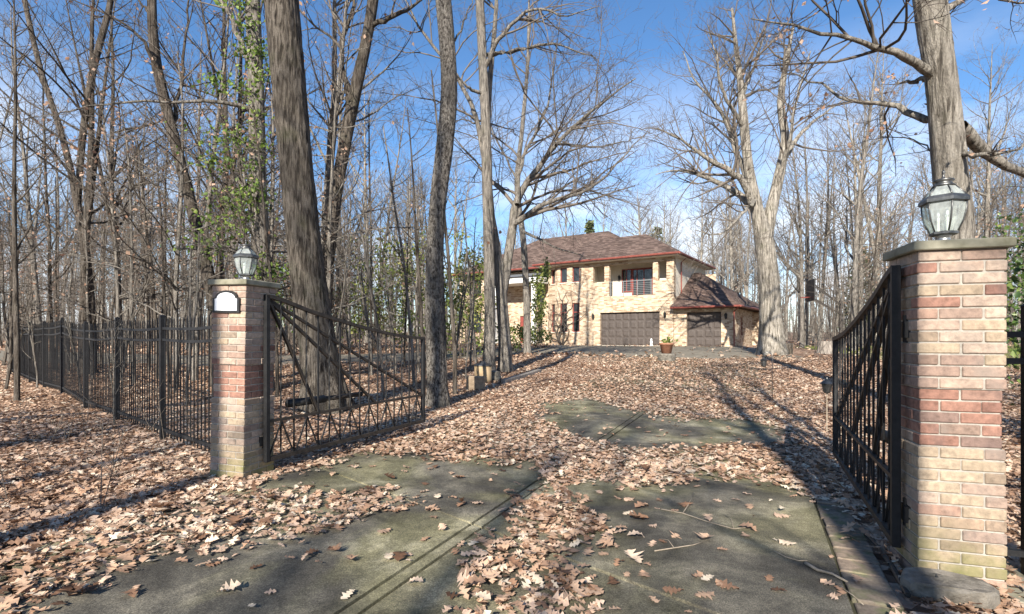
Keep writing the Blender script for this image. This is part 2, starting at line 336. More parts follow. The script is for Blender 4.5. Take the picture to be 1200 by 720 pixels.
def sheet(name, poly, dz, mat, parent=None, thick=.03, kind='structure'):
    """flat polygon (list of xy) following the terrain, with side faces"""
    n = len(poly); mb = MB()
    v = [(x, y, gzf(x, y) + dz) for x, y in poly] + [(x, y, gzf(x, y) + dz - thick) for x, y in poly]
    mb.add(v, [tuple(range(n)), tuple(range(n, 2 * n))[::-1]] + [(i, n + i, n + (i + 1) % n, (i + 1) % n) for i in range(n)])
    o = mb.build(name, mat, parent)
    if kind and not parent: tag(o, kind=kind)
    return o
def ribbon(name, pts, wid, dz, mat):
    """strip with a grid across so that it follows the terrain"""
    P = np.array(pts, float); K = 60; t = np.linspace(0, len(P) - 1, K)
    Q = np.stack([np.interp(t, np.arange(len(P)), P[:, k]) for k in range(2)], 1)
    for _ in range(6): Q[1:-1] = (Q[:-2] + 2 * Q[1:-1] + Q[2:]) / 4
    T = np.gradient(Q, axis=0); T /= np.linalg.norm(T, axis=1)[:, None]; Nn = np.stack([T[:, 1], -T[:, 0]], 1)
    o = np.linspace(-wid / 2, wid / 2, 7); G = Q[:, None, :] + Nn[:, None, :] * o[None, :, None]
    V = np.concatenate([G, (gz(G[..., 0], G[..., 1]) + dz)[..., None]], -1).reshape(-1, 3)
    i = (np.arange(K - 1)[:, None] * 7 + np.arange(6)[None, :]).ravel()
    return tag(link(name, npmesh(name, V, [np.stack([i, i + 7, i + 8, i + 1], 1)], mat, True)), kind='structure')
# driveway: a dirt bed with concrete slabs on it
BL, BR = -2.53, 2.43
av = np.linspace(-9, 24, 80)
bv = np.linspace(BL - .02, BR + .02, 5)
A, B = np.meshgrid(av, bv); PX = DO[0] + DD[0] * A + DN[0] * B; PY = DO[1] + DD[1] * A + DN[1] * B
V = np.stack([PX, PY, gz(PX, PY) - .003], -1).reshape(-1, 3); n_ = len(av)
i = (np.arange(4)[:, None] * n_ + np.arange(n_ - 1)[None, :]).ravel()
drive = tag(link('driveway', npmesh('driveway', V, [np.stack([i, i + n_, i + n_ + 1, i + 1], 1)], M['joint'])), kind='structure')
def slab(a0, a1, b0, b1):
    g = .013; sk = -.347; mb = MB(); NA, NB = 6, 4; tilt = random.uniform(-.003, .003); v = []; f = []
    for i in range(NA + 1):
        for j in range(NB + 1):
            b = b0 + g + (b1 - b0 - 2 * g) * j / NB; a = a0 + g + (a1 - a0 - 2 * g) * i / NA + sk * b
            x, y = drv(a, b); v.append((x, y, gzf(x, y) + .022 + tilt))
    m = len(v); v += [(x, y, z - .045) for x, y, z in v]
    q = lambda i, j: i * (NB + 1) + j
    for i in range(NA):
        for j in range(NB): f.append((q(i, j), q(i, j + 1), q(i + 1, j + 1), q(i + 1, j)))
    ring = [q(0, j) for j in range(NB + 1)] + [q(i, NB) for i in range(1, NA + 1)] + [q(NA, j) for j in range(NB - 1, -1, -1)] + [q(i, 0) for i in range(NA - 1, 0, -1)]
    for k in range(len(ring)): r0, r1 = ring[k], ring[(k + 1) % len(ring)]; f.append((r0, r0 + m, r1 + m, r1))
    o = mb.add(v, f).build('slab', M['concrete'], drive); return o
for k in range(-4, 8):
    a0 = 1.39 + 2.65 * k
    slab(a0, a0 + 2.65, BL, -.02); slab(a0, a0 + 2.65, .09, BR); slab(a0, a0 + 2.65, -.02, .09)
# brick border along the drive: one paver per brick
pv = MB().box(-.095, .095, -.1, .1, -.03, .03).mesh('paver', M['paver'], bevel=.006)
border = tag(empty('paver_border', (*drv(0, 2.57), 0)), kind='structure')
for k in range(64):
    a = -3 + k * .207; x, y = drv(a, 2.56 + random.uniform(-.008, .008)); bx_, by_ = drv(0, 2.57)
    o = link('paver', pv, border, (x - bx_, y - by_, gzf(x, y) - .014 + random.uniform(-.005, .008)), (random.uniform(-.02, .02), random.uniform(-.02, .02), math.atan2(DD[1], DD[0]) + random.uniform(-.03, .03)))
    o.scale = (1.0, 1.18, 1)
# forecourt in front of the garages and the lane that leaves it
HB = R(34); HO = Vector((10.67, 38.0, .8)); HS = Vector((math.cos(HB), -math.sin(HB), 0)); HT = Vector((math.sin(HB), math.cos(HB), 0))
def hp(s, t, z=0): return HO + HS * s + HT * t + Vector((0, 0, z))
def gridsheet(name, quad, dz, mat, n=26):
    q = [Vector((*p, 0)) for p in quad]; G = []
    for i in range(n + 1):
        for j in range(n + 1):
            u, v_ = i / n, j / n; p = q[0] * (1 - u) * (1 - v_) + q[1] * u * (1 - v_) + q[2] * u * v_ + q[3] * (1 - u) * v_; G.append((p.x, p.y, gzf(p.x, p.y) + dz))
    ii = (np.arange(n)[:, None] * (n + 1) + np.arange(n)[None, :]).ravel()
    return tag(link(name, npmesh(name, np.array(G), [np.stack([ii, ii + n + 1, ii + n + 2, ii + 1], 1)], mat, True)), kind='structure')
gridsheet('forecourt', [(3.2, 21.6), (13.4, 23.2), tuple(hp(5.6, -.35)[:2]), tuple(hp(-9.5, -.9)[:2])], .006, M['apron'])
ribbon('side_lane', [(5.5, 31), (1, 29), (-4, 25), (-9, 23), (-16, 23), (-26, 26), (-40, 30)], 4.6, .012, M['apron'])

# ------------------------------------------------------------------ brick gate pillars
PW = .428; CO = .0677
def brick_mesh(mat, h=.0585): return MB().box(-.1045, .1045, -.05, .05, -h / 2, h / 2).mesh('brick', mat, bevel=.005)
BM = {k: brick_mesh(M[k]) for k in ('brick_buff', 'brick_red', 'brick_tan')}
def pillar(loc, rz, lean, label):
    root = empty('brick_pillar', loc, rz, label, 'pillar', 'brick gate pillars'); root.rotation_euler = (0, lean, rz)
    core = MB().box(-PW/2 + .009, PW/2 - .009, -PW/2 + .009, PW/2 - .009, -.1, 12 * CO - .002)
    core.box(-PW/2 + .022, PW/2 - .022, -PW/2 + .022, PW/2 - .022, 12 * CO - .002, 17 * CO); core.box(-PW/2 + .009, PW/2 - .009, -PW/2 + .009, PW/2 - .009, 17 * CO, 29 * CO)
    core.build('mortar_core', M['mortar'], root)
    h = PW / 2
    for c in range(29):
        red = 12 <= c < 17; me = BM['brick_red'] if red else BM['brick_tan'] if c < 12 else BM['brick_buff']
        k = (PW - .028) / PW if red else 1
        lay = []; base_me = me
        for sgn in (-1, 1):
            for q in (-1, 1): lay.append((q * (h / 2 + .0025), sgn * (h - .05), 0))
            lay.append((sgn * (h - .05), 0, math.pi / 2))
        for x, y, r_ in lay:
            if c % 2: x, y, r_ = -y, x, r_ + math.pi / 2
            u_ = random.random(); me = base_me
            if red and u_ < .2: me = BM['brick_buff']
            elif not red and u_ < (.08 if c > 16 else .015): me = BM['brick_red']
            elif c < 12 and u_ < .35: me = BM['brick_buff']
            elif c > 16 and u_ < .2: me = BM['brick_tan']
            o = link('brick', me, root, (x * k + random.uniform(-.003, .003), y * k + random.uniform(-.003, .003), (c + .5) * CO + random.uniform(-.001, .001)), (0, 0, r_ + random.uniform(-.008, .008)))
            if red: o.scale = (k, k, 1)
    cap = MB().box(-.245, .245, -.245, .245, 29 * CO, 29 * CO + .055); cap.build('capstone', M['capstone'], root, bevel=.006)
    return root
AR = -R(17)
PR = (2.666, 3.2475, 0); PL = (-2.845, 5.55, .02)
pillar(PR, AR, 0, 'brick gate pillar with a flat dark stone at its foot, no plaque')
pl = pillar(PL, AR, R(1.0), 'brick gate pillar carrying a blank white plaque in a black frame')
# plaque on the left pillar's front
def arch(wd, h, rise, n=10):
    pts = [(-wd/2, 0), (wd/2, 0), (wd/2, h)]
    pts += [(wd/2 * .82 * math.cos(math.pi * k / n), h + .012 + rise * math.sin(math.pi * k / n)) for k in range(n + 1)]
    return pts + [(-wd/2, h)]
def xzprism(poly, y0, y1):
    mb = MB(); n = len(poly); mb.add([(x, y0, z) for x, z in poly] + [(x, y1, z) for x, z in poly], [tuple(range(n)), tuple(range(n, 2*n))[::-1]] + [(i, n + i, n + (i+1) % n, (i+1) % n) for i in range(n)]); return mb
pq = xzprism(arch(.335, .145, .07), -.022, 0).build('address_plaque', M['black_paint'], pl, loc=(-.01, -PW/2 - .001, 1.68))
xzprism([(x * .84, z * .8 + .022) for x, z in arch(.335, .145, .07)], -.026, -.0225).build('plate', M['plaque'], pq)

# lanterns on the pillars
def lantern(loc, rz, label, s=1.0, sz=1.0):
    root = empty('pillar_lantern', loc, rz, label, 'lantern', 'lanterns on the gate pillars'); root.scale = (s, s, sz)
    def ring6(r): return [(r * math.cos(R(60 * k)), r * math.sin(R(60 * k))) for k in range(6)]
    MB().lathe([(.075, 0), (.078, .012), (.05, .02), (.042, .05), (.06, .058)], 20).build('neck', M['steel'], root, True)
    MB().lathe([(.085, .058), (.1, .064), (.1, .076), (.08, .08)], 6).build('base_plate', M['lantern_metal'], root)
    prof = [(.092, .08), (.128, .14), (.145, .2), (.15, .25)]
    for k in range(6):
        c, sn = math.cos(R(60 * k)), math.sin(R(60 * k))
        MB().tube([(r * c, r * sn, z) for r, z in prof], .0065, 6).build('corner_bar', M['lantern_metal'], root, True)
        c2, s2 = math.cos(R(60 * k + 60)), math.sin(R(60 * k + 60)); v = []; f = []
        for r, z in prof: v += [(r * c * .985, r * sn * .985, z), (r * c2 * .985, r * s2 * .985, z)]
        for i in range(3): f.append((2*i, 2*i+1, 2*i+3, 2*i+2))
        MB().add(v, f).build('glass_pane', M['lantern_glass'], root)
    MB().lathe([(.15, .246), (.172, .252), (.172, .27), (.155, .288), (.14, .29)], 6).build('collar', M['lantern_metal'], root)
    for k in range(6):
        a = [(.142 * math.cos(R(60 * q)), .142 * math.sin(R(60 * q)), .29) for q in (k, k + 1)]; b_ = [(.075 * math.cos(R(60 * q)), .075 * math.sin(R(60 * q)), .352) for q in (k, k + 1)]
        MB().add([a[0], a[1], b_[1], b_[0]], [(0, 1, 2, 3)]).build('roof_pane', M['lantern_glass'], root)
        MB().tube([a[0], b_[0]], .0055, 6).build('roof_bar', M['lantern_metal'], root, True)
    MB().lathe([(.078, .35), (.082, .356), (.06, .368), (.055, .378), (.075, .384), (.07, .392), (.02, .4), (.008, .408), (.008, .43), (.013, .436), (.004, .452)], 18).build('finial', M['lantern_metal'], root, True)
    for k in range(3):
        x, y = .035 * math.cos(R(120 * k + 20)), .035 * math.sin(R(120 * k + 20))
        cs = MB().lathe([(.011, .08), (.011, .165)], 10, (x, y)).build('candle_sleeve', M['candle'], root)
        MB().lathe([(.004, .165), (.012, .185), (.009, .205), (.002, .222)], 10, (x, y)).build('bulb', M['plaque'], cs, True)
    return root
zc = 29 * CO + .055
lantern((PR[0], PR[1], zc + .002), R(12), 'pewter hexagonal lantern on the pillar without a plaque', .74, 1.03)
lantern((PL[0] + .036, PL[1], zc + .022), R(25), 'pewter hexagonal lantern on the pillar with the white plaque', .72, .98)

# ------------------------------------------------------------------ iron gates
def twisted(h, wd=.016, turns_per_m=7, name='picket'):
    n = max(6, int(h * 26)); v = []; f = []
    for i in range(n + 1):
        z = h * i / n; a0 = 2 * math.pi * turns_per_m * z / 4
        for k in range(4): a = a0 + math.pi / 4 + k * math.pi / 2; v.append((wd * .707 * math.cos(a), wd * .707 * math.sin(a), z))
    for i in range(n):
        for k in range(4): k2 = (k + 1) % 4; f.append((i*4+k, i*4+k2, (i+1)*4+k2, (i+1)*4+k))
    return MB().add(v, f)
GL = 2.84
TOPK = np.array([[0, 1.885], [.1, 1.88], [.62, 1.74], [1.41, 1.59], [2.1, 1.485], [2.6, 1.445], [GL, 1.435]])
def topz(u): return float(np.interp(u, np.linspace(0, GL, 60), TOPS))
uu = np.linspace(0, GL, 60); TOPS = np.interp(uu, TOPK[:, 0], TOPK[:, 1])
for _ in range(10): TOPS[1:-1] = (TOPS[:-2] + 2 * TOPS[1:-1] + TOPS[2:]) / 4
def gate(loc, rz, side, label):
    """gate along local +x from its hinge"""
    root = empty('iron_gate', loc, rz, label, 'gate', 'open iron driveway gates')
    I = M['iron']; Wn = M['iron_worn']
    MB().box(-.024, .024, -.024, .024, .14, 1.9).build('hinge_post', I, root, bevel=.003)
    MB().box(GL - .025, GL + .025, -.025, .025, .14, 1.45).build('end_post', I, root, bevel=.003)
    tr = MB()
    v = []; f = []
    for i, u in enumerate(uu):
        z = TOPS[i]
        for y, dz in ((-.024, -.02), (.024, -.02), (.024, .02), (-.024, .02)): v.append((u, y, z + dz))
    for i in range(59):
        for k in range(4): k2 = (k + 1) % 4; f.append((i*4+k, i*4+k2, (i+1)*4+k2, (i+1)*4+k))
    f += [(3, 2, 1, 0), (236, 237, 238, 239)]; tr.add(v, f).build('top_rail', Wn, root)
    MB().bar((.03, 0, .565), (GL - .025, 0, .565), .034, .028).build('middle_rail', Wn, root)
    MB().bar((.03, 0, .165), (GL - .025, 0, .165), .045, .045).build('bottom_rail', Wn, root)
    for ue in (.73, 1.74, GL - .04):
        MB().bar((.03, .016 * side, 1.85), (ue, .016 * side, .575), .028, .036, (0, 1, 0)).build('brace', Wn, root)
    n = 16; sp = GL / n
    for k in range(1, n):
        u = sp * k; h = topz(u) - .02 - .18
        (twisted(h, .015, 7) if k % 2 else MB().box(-.0075, .0075, -.0075, .0075, 0, h)).build('picket', I, root, loc=(u, -.002, .18))
    for k in range(n // 2):
        u = sp * (2 * k + 1)
        for s_ in (-1, 1):
            MB().bar((u, -.012, .55), (u + s_ * sp * .92, -.012, .185), .012, .016, (0, 1, 0)).build('lower_strut', I, root)
    for z in (.36, 1.5):
        hb = MB().box(-.055, .05, .035 if side > 0 else -.075, .075 if side > 0 else -.035, z - .05, z + .05); hb.tube([(0, .055 * side, z - .08), (0, .055 * side, z + .09)], .018, 10)
        hb.build('hinge', I, root)
    return root
dirg = math.atan2(.9057, .4238)
gate((-2.575, 5.52, 0), dirg, 1, 'open black iron gate hinged to the pillar with the white plaque')
gate((2.408, 3.30, .0), dirg, -1, 'open black iron gate hinged to the pillar without a plaque')
def opener(p, q, label):
    root = empty('gate_opener_arm', p, 0, label, 'gate opener', 'gate opener arms'); q = Vector(q) - Vector(p); d = q.normalized()
    MB().tube([(0, 0, 0), d * .55], .045, 12).build('motor_tube', M['black_paint'], root, True)
    MB().tube([d * .55, q], .03, 10).build('piston', M['iron_worn'], root, True)
    MB().tube([q, q + d * .05], .035, 8).build('end_bracket', M['iron'], root)
opener((-2.5, 5.86, .71), (-2.02, 6.92, .70), 'dark tubular opener arm behind the gate by the plaque pillar')
opener((2.74, 3.62, .71), (2.93, 4.3, .69), 'dark tubular opener arm behind the gate by the plain pillar')

# ------------------------------------------------------------------ iron fences
def fence(p0, d, posts, label, group=None, first=2.2, pan=2.44, H=1.76, sg_=.025):
    """p0 start, d unit xy direction, posts: number of panels"""
    ang = math.atan2(d[1], d[0]); root = empty('iron_fence', (p0[0], p0[1], 0), ang, label, 'fence', group)
    I = M['iron']; u = 0.0
    post = MB().box(-.033, .033, -.033, .033, -.05, H); post.add([(-.04,-.04,H),(.04,-.04,H),(.04,.04,H),(-.04,.04,H),(0,0,H+.035)], [(0,1,4),(1,2,4),(2,3,4),(3,0,4),(3,2,1,0)]); pm = post.mesh('post', I)
    pk = MB().box(-.007, .007, -.007, .007, 0, 1); pk.add([(-.007,-.007,1),(.007,-.007,1),(.007,.007,1),(-.007,.007,1),(0,0,1.02)], [(0,1,4),(1,2,4),(2,3,4),(3,0,4)]); km = pk.mesh('picket', I)
    for k in range(posts):
        ln = first if k == 0 else pan; n = int(ln / .122)
        g0 = gzf(p0[0] + d[0] * u, p0[1] + d[1] * u); g1 = gzf(p0[0] + d[0] * (u + ln), p0[1] + d[1] * (u + ln))
        link('post', pm, root, (u + ln, 0, g1))
        sag = lambda t: -sg_ * math.sin(math.pi * t) ** 1.3
        for i in range(1, n):
            t = i / n; g = g0 + (g1 - g0) * t; top = H - .04 + sag(t) + random.uniform(-.006, .006)
            o = link('picket', km, root, (u + ln * t, 0, g + .07), (random.uniform(-.004, .004), random.uniform(-.004, .004), 0)); o.scale = (1, 1, top - .07)
        for zz, sg in ((H - .17, 1), (H - .33, 1), (.16, 0)):
            v = []; f = []; m = 14
            for i in range(m + 1):
                t = i / m; z = g0 + (g1 - g0) * t + zz + sg * sag(t)
                for y, dz in ((-.016, -.018), (.016, -.018), (.016, .018), (-.016, .018)): v.append((u + .03 + (ln - .06) * t, y, z + dz))
            for i in range(m):
                for q in range(4): q2 = (q + 1) % 4; f.append((i*4+q, i*4+q2, (i+1)*4+q2, (i+1)*4+q))
            MB().add(v, f).build('rail', I, root)
        u += ln
    return root
FD = np.array([-.755, .655]); FD /= np.linalg.norm(FD)
fence((-3.09, 5.85), FD, 8, 'long black iron picket fence running into the woods from the plaque pillar', 'iron fences', first=2.5)
fence((2.9, 3.19), (math.cos(AR), math.sin(AR)), 2, 'short black iron fence joining the pillar without a plaque', 'iron fences', first=.2, pan=2.44, H=1.64, sg_=0)

# ------------------------------------------------------------------ house
house = empty('brick_house', HO, -HB, 'large tan brick house with brown hipped roofs and two garage doors', 'house')
def wall(name, s0, s1, z0, z1, holes, mat, t=0.0, rev=.22, xf=None, parent=house):
    """wall in the x-z plane at depth t, with rectangular holes and reveals; xf maps (s,t,z)"""
    S = sorted({s0, s1, *[h[0] for h in holes], *[h[1] for h in holes]}); Zs = sorted({z0, z1, *[h[2] for h in holes], *[h[3] for h in holes]})
    mb = MB(); xf = xf or (lambda s, t_, z: (s, t_, z))
    for i in range(len(S) - 1):
        for j in range(len(Zs) - 1):
            a, b, c, d = S[i], S[i+1], Zs[j], Zs[j+1]; ms, mz = (a + b) / 2, (c + d) / 2
            if any(h[0] < ms < h[1] and h[2] < mz < h[3] for h in holes): continue
            mb.add([xf(a, t, c), xf(b, t, c), xf(b, t, d), xf(a, t, d)], [(0, 1, 2, 3)])
    for a, b, c, d in holes:
        q = [(a, c), (b, c), (b, d), (a, d)]
        for k in range(4):
            p, r_ = q[k], q[(k + 1) % 4]
            if p[1] == r_[1] == z0: continue
            mb.add([xf(p[0], t, p[1]), xf(r_[0], t, r_[1]), xf(r_[0], t + rev, r_[1]), xf(p[0], t + rev, p[1])], [(0, 1, 2, 3)])
    me = bpy.data.meshes.new(name); me.from_pydata(mb.v, [], mb.f); me.materials.append(mat); return link(name, me, parent)
def window(s0, s1, z0, z1, t, xf=None, bars=(), mat='red_frame', name='window', tb=.07, parent=house):
    xf = xf or (lambda s, t_, z: (s, t_, z))
    def bx(mb, a, b, t0, t1, c, d):
        k = [xf(a,t0,c), xf(b,t0,c), xf(b,t1,c), xf(a,t1,c), xf(a,t0,d), xf(b,t0,d), xf(b,t1,d), xf(a,t1,d)]
        mb.add(k, [(3,2,1,0),(4,5,6,7),(0,1,5,4),(1,2,6,5),(2,3,7,6),(3,0,4,7)])
    fr = MB(); e = .002
    bx(fr, s0 + e, s0 + tb, t, t + .08, z0 + e, z1 - e); bx(fr, s1 - tb, s1 - e, t, t + .08, z0 + e, z1 - e)
    bx(fr, s0 + tb, s1 - tb, t, t + .08, z0 + e, z0 + tb); bx(fr, s0 + tb, s1 - tb, t, t + .08, z1 - tb, z1 - e)
    for kind, p in bars:
        if kind == 'h': bx(fr, s0 + tb, s1 - tb, t + .01, t + .07, p - .035, p + .035)
        else: bx(fr, p - .03, p + .03, t + .01, t + .07, z0 + tb, z1 - tb)
    o = fr.build(name, M[mat], parent)
    pn = MB(); bx(pn, s0 + tb - .01, s1 - tb + .01, t + .045, t + .055, z0 + tb - .01, z1 - tb + .01); pn.build('pane', M['window'], o)
    return o
EZ = 6.4
# front wall of the two-storey block: garage opening and the balcony openings
balc = [(-5.25, -4.3, 4.85, 6.12), (-3.92, -.5, 3.75, 6.12), (-.12, .5, 4.75, 6.12)]
wall('front_wall', -5.77, 1.0, -.1, EZ, [(-4.66, 0, -.1, 2.5)] + balc, M['house_brick'], 0, .3)
# brick courses over the garage door and a sill band, set proud of the wall
lint = MB()
for k in range(30): s = -4.72 + k * 4.78 / 30; lint.box(s + .006, s + 4.78 / 30 - .006, -.025, .05, 2.51, 2.74)
lint.build('lintel', M['house_brick'], house)
# balcony recess
MB().box(-5.7, .7, 1.7, 1.76, 3.6, EZ - .02).build('recess_wall', M['stucco'], house)
MB().box(-5.74, -5.68, .32, 1.69, 3.6, EZ - .02).box(.68, .74, .32, 1.69, 3.6, EZ - .02).build('recess_side_wall', M['stucco'], house)
MB().box(-5.7, .7, .31, 1.7, 3.5, 3.6).build('balcony_floor', M['capstone'], house)
window(-3.55, -2.75, 4.15, 5.95, 1.6, bars=[('v', -3.15)]); window(-2.72, -.75, 3.62, 5.95, 1.58, bars=[('v', -1.75), ('v', -1.1), ('v', -2.3)], name='balcony_door', tb=.13)
rl = MB().bar((-3.92, -.05, 4.82), (-.5, -.05, 4.82), .05, .05).build('balcony_railing', M['rail_metal'], house)
for k in range(7): MB().bar((-3.92, -.05, 3.85 + k * .13), (-.5, -.05, 3.85 + k * .13), .02, .022 if k < 7 else .05).build('rail', M['rail_metal'], rl)
for s in (-3.8, -2.75, -1.65, -.62): MB().box(s - .02, s + .02, -.045, -.015, 3.7, 4.8).build('post', M['rail_metal'], rl)
# side wall of the main block
wall('side_wall', 0, 9, -.1, 3.6, [], M['house_brick'], 0, .2, lambda s, t, z: (1.0 - t, s, z)); wall('upper_side_wall', 0, 9, 3.6, EZ, [], M['stucco'], 0, .2, lambda s, t, z: (1.0 - t, s, z))
MB().box(1.0, 1.03, -.03, .45, 3.6, EZ - .03).build('corner_column', M['house_brick'], house)
# bay: three facets with two storeys of windows
bp = [(-9.75, .85), (-8.75, .18), (-7.0, -.12), (-5.77, 0)]
fx = [((-9.75, .85), (-8.42, -.02)), ((-8.42, -.02), (-7.18, -.16)), ((-7.18, -.16), (-5.77, 0))]
for (a, b), wi in zip(fx, ((.5, 1.2), (.28, .95), (.2, .8))):
    d = Vector((b[0] - a[0], b[1] - a[1], 0)); ln = d.length; d.normalize(); nrm = Vector((-d.y, d.x, 0))
    xf = lambda s, t, z, a=a, d=d, nrm=nrm: (a[0] + d.x * s + nrm.x * t, a[1] + d.y * s + nrm.y * t, z)
    wall('bay_wall', 0, ln, -.1, EZ, [(wi[0], wi[1], 1.05, 3.35), (wi[0], wi[1], 5.0, 6.2)], M['house_brick'], 0, .2, xf)
    window(wi[0], wi[1], 1.05, 3.35, .1, xf, [('h', 2.62)]); window(wi[0], wi[1], 5.0, 6.2, .1, xf)
    sl_ = MB()
    for zz in (.98, 4.93): k = [xf(p, q, r_) for r_ in (zz, zz + .07) for p, q in ((wi[0] - .08, -.06), (wi[1] + .08, -.06), (wi[1] + .08, .05), (wi[0] - .08, .05))]; sl_.add(k, [(3,2,1,0),(4,5,6,7),(0,1,5,4),(1,2,6,5),(2,3,7,6),(3,0,4,7)])
    sl_.build('sill', M['stucco'], house)
MB().box(-9.77, -9.7, .86, 9, -.1, EZ).build('side_wall', M['house_brick'], house)
# garage wing
WZ = 2.62
wall('wing_wall', 1.02, 4.99, -.1, WZ, [(1.9, 4.22, -.1, 2.38)], M['house_brick'], .06, .3)
wall('wing_side_wall', .06, 10, -.1, WZ, [(2.6, 3.4, .75, 2.1)], M['house_brick'], 0, .2, lambda s, t, z: (4.99 - t, s, z))
window(2.6, 3.4, .75, 2.1, .1, lambda s, t, z: (4.99 - t, s, z), [('v', 3.0)])
MB().box(4.4, 5.6, 7.2, 10, -.1, WZ - .03).build('rear_bump', M['house_brick'], house)
lint = MB()
for k in range(16): s = 1.86 + k * 2.4 / 16; lint.box(s + .006, s + .144, .035, .1, 2.385, 2.58)
lint.build('lintel', M['house_brick'], house)
def garage_door(s0, s1, h, t, cols, rows=4):
    d = MB().box(s0 + .002, s1 - .002, t, t + .06, -.08, h - .002).build('garage_door', M['garage'], house)
    for c in range(cols):
        for r_ in range(rows):
            a = s0 + (s1 - s0) * c / cols; b = s0 + (s1 - s0) * (c + 1) / cols; z0 = h * r_ / rows; z1 = h * (r_ + 1) / rows
            mb = MB(); g = .055; e = .13; mb.add([(a+g,t-.004,z0+g),(b-g,t-.004,z0+g),(b-g,t-.004,z1-g),(a+g,t-.004,z1-g),(a+e,t-.035,z0+e),(b-e,t-.035,z0+e),(b-e,t-.035,z1-e),(a+e,t-.035,z1-e),(a+g,t+.02,z0+g),(b-g,t+.02,z0+g),(b-g,t+.02,z1-g),(a+g,t+.02,z1-g)],
                          [(4,5,6,7),(0,1,5,4),(1,2,6,5),(2,3,7,6),(3,0,4,7),(8,9,1,0),(9,10,2,1),(10,11,3,2),(11,8,0,3)])
            mb.build('door_panel', M['garage'], d)
    return d
garage_door(-4.66, 0, 2.5, .2, 8); garage_door(1.9, 4.22, 2.38, .26, 4)
# roofs
def hip(name, s0, s1, t0, t1, ze, zr, ra, rb, tm, mat=M['roof'], lend=True):
    v = [(s0,t0,ze),(s1,t0,ze),(s1,t1,ze),(s0,t1,ze),(ra,tm,zr),(rb,tm,zr)]; n = len(v)
    v += [(x, y, z - .12) for x, y, z in v[:4]]
    f = [(0,1,5,4),(1,2,5),(2,3,4,5),(3,0,4),(0,6,7,1),(1,7,8,2),(2,8,9,3),(3,9,6,0),(6,9,8,7)]
    return MB().add(v, f).build(name, mat, house)
main_roof = hip('main_roof', -10.3, 1.55, -.62, 9.6, EZ + .2, 9.1, -6.5, -2.6, 4.5)
left_roof = hip('rear_roof', -20.5, -.9, .8, 13.4, EZ + .2, 10.3, -14.2, -7.1, 7.1)
MB().box(-10.2, 1.5, -.58, 9.5, EZ + .0, EZ + .07).build('soffit', M['stucco'], house)
wr = MB(); wz = WZ + .12; v = [(.9,-.5,wz),(5.5,-.5,wz),(5.9,10.4,wz),(1.03,10.4,wz),(1.03,5.0,5.7),(.9,-.5,wz-.1),(5.5,-.5,wz-.1),(5.9,10.4,wz-.1),(1.03,10.4,wz-.1),(1.6,5.0,5.7)]
wr.add(v, [(0,1,9,4),(1,2,9),(2,3,4,9),(0,5,6,1),(1,6,7,2),(2,7,8,3),(5,8,7,6)]); wr.build('wing_roof', M['roof'], house)
def gutter(pts, parent, r_=.09): MB().tube(pts, r_, 8).build('gutter', M['red_metal'], parent)
gutter([(-10.35,-.66,EZ+.14),(1.6,-.66,EZ+.14)], house); gutter([(1.6,-.66,EZ+.141),(1.6,9.7,EZ+.141)], house); gutter([(-10.35,-.66,EZ+.139),(-10.35,1,EZ+.139)], house); gutter([(-20.5,.76,EZ+.14),(-10.4,.76,EZ+.14)], house)
gutter([(.92,-.54,wz-.04),(5.54,-.54,wz-.04)], house, .08); gutter([(5.54,-.54,wz-.041),(5.95,10.4,wz-.041)], house, .08)
def spout(pts): MB().tube(pts, .045, 8).build('downspout', M['red_metal'], house)
spout([(1.55,1.55,EZ+.1),(1.1,1.6,EZ-.25),(1.1,1.6,3.25)]); spout([(5.45,-.48,wz-.08),(5.06,-.02,wz-.4),(5.06,-.02,-.05)]); spout([(5.85,9.8,wz-.08),(5.68,9.8,wz-.4),(5.68,9.8,-.05)])
def sconce(s, t, z):
    o = MB().box(s - .06, s + .06, t - .03, t, z - .16, z + .12).build('wall_lamp', M['black_paint'], house)
    MB().lathe([(.03, z - .22), (.08, z - .12), (.1, z + .08), (.11, z + .1), (.04, z + .2), (.01, z + .25)], 8, (s, t - .15)).build('shade', M['black_paint'], o)
for s, t, z in ((-5.2, 0, 2.25), (.42, 0, 2.25), (4.55, .06, 2.05), (-3.75, 1.7, 5.3), (.28, 1.7, 5.5)): sconce(s, t, z)
# left part: walls, entry canopy, red door
lw = [(-13.1, -12.1, .1, 2.5), (-18.6, -17.4, 1, 3), (-18.6, -17.4, 4.4, 6), (-15.9, -14.9, 1, 3), (-12.0, -10.6, 3.4, 5.6), (-15.9, -14.9, 4.4, 6)]
wall('entry_wall', -20, -9.7, -.1, EZ, lw, M['house_brick'], 1.6, .2)
for h in lw: window(*h, 1.7, bars=[('v', (h[0] + h[1]) / 2)] if h[2] > 1 else [('h', 2.0)], name='window' if h[2] > .5 else 'front_door', tb=.07 if h[2] > .5 else .3)
MB().box(-14.6, -9.9, -.9, 1.55, 5.15, 5.65).build('entry_canopy', M['white_trim'], house)
MB().add([(-14.8,-1.1,5.66),(-9.8,-1.1,5.66),(-9.8,1.55,6.25),(-14.8,1.55,6.25),(-14.8,-1.1,5.652),(-9.8,-1.1,5.652)], [(0,1,2,3),(0,4,5,1)]).build('canopy_roof', M['rail_metal'], house)
for s in (-14.2, -10.3): MB().box(s - .16, s + .16, -.75, -.43, -.1, 5.15).build('entry_column', M['white_trim'], house)
MB().box(-14.9, -9.85, -1.0, 1.58, -.1, .12).build('entry_step', M['capstone'], house)
MB().box(-20, 1, 12.8, 12.9, -.1, EZ).box(-20.02, -19.9, 1.62, 12.8, -.1, EZ).build('rear_wall', M['house_brick'], house)
# threshold slab in front of the double door
MB().box(-4.7, .05, -.35, -.02, -.06, .02).build('threshold', M['stucco'], house)

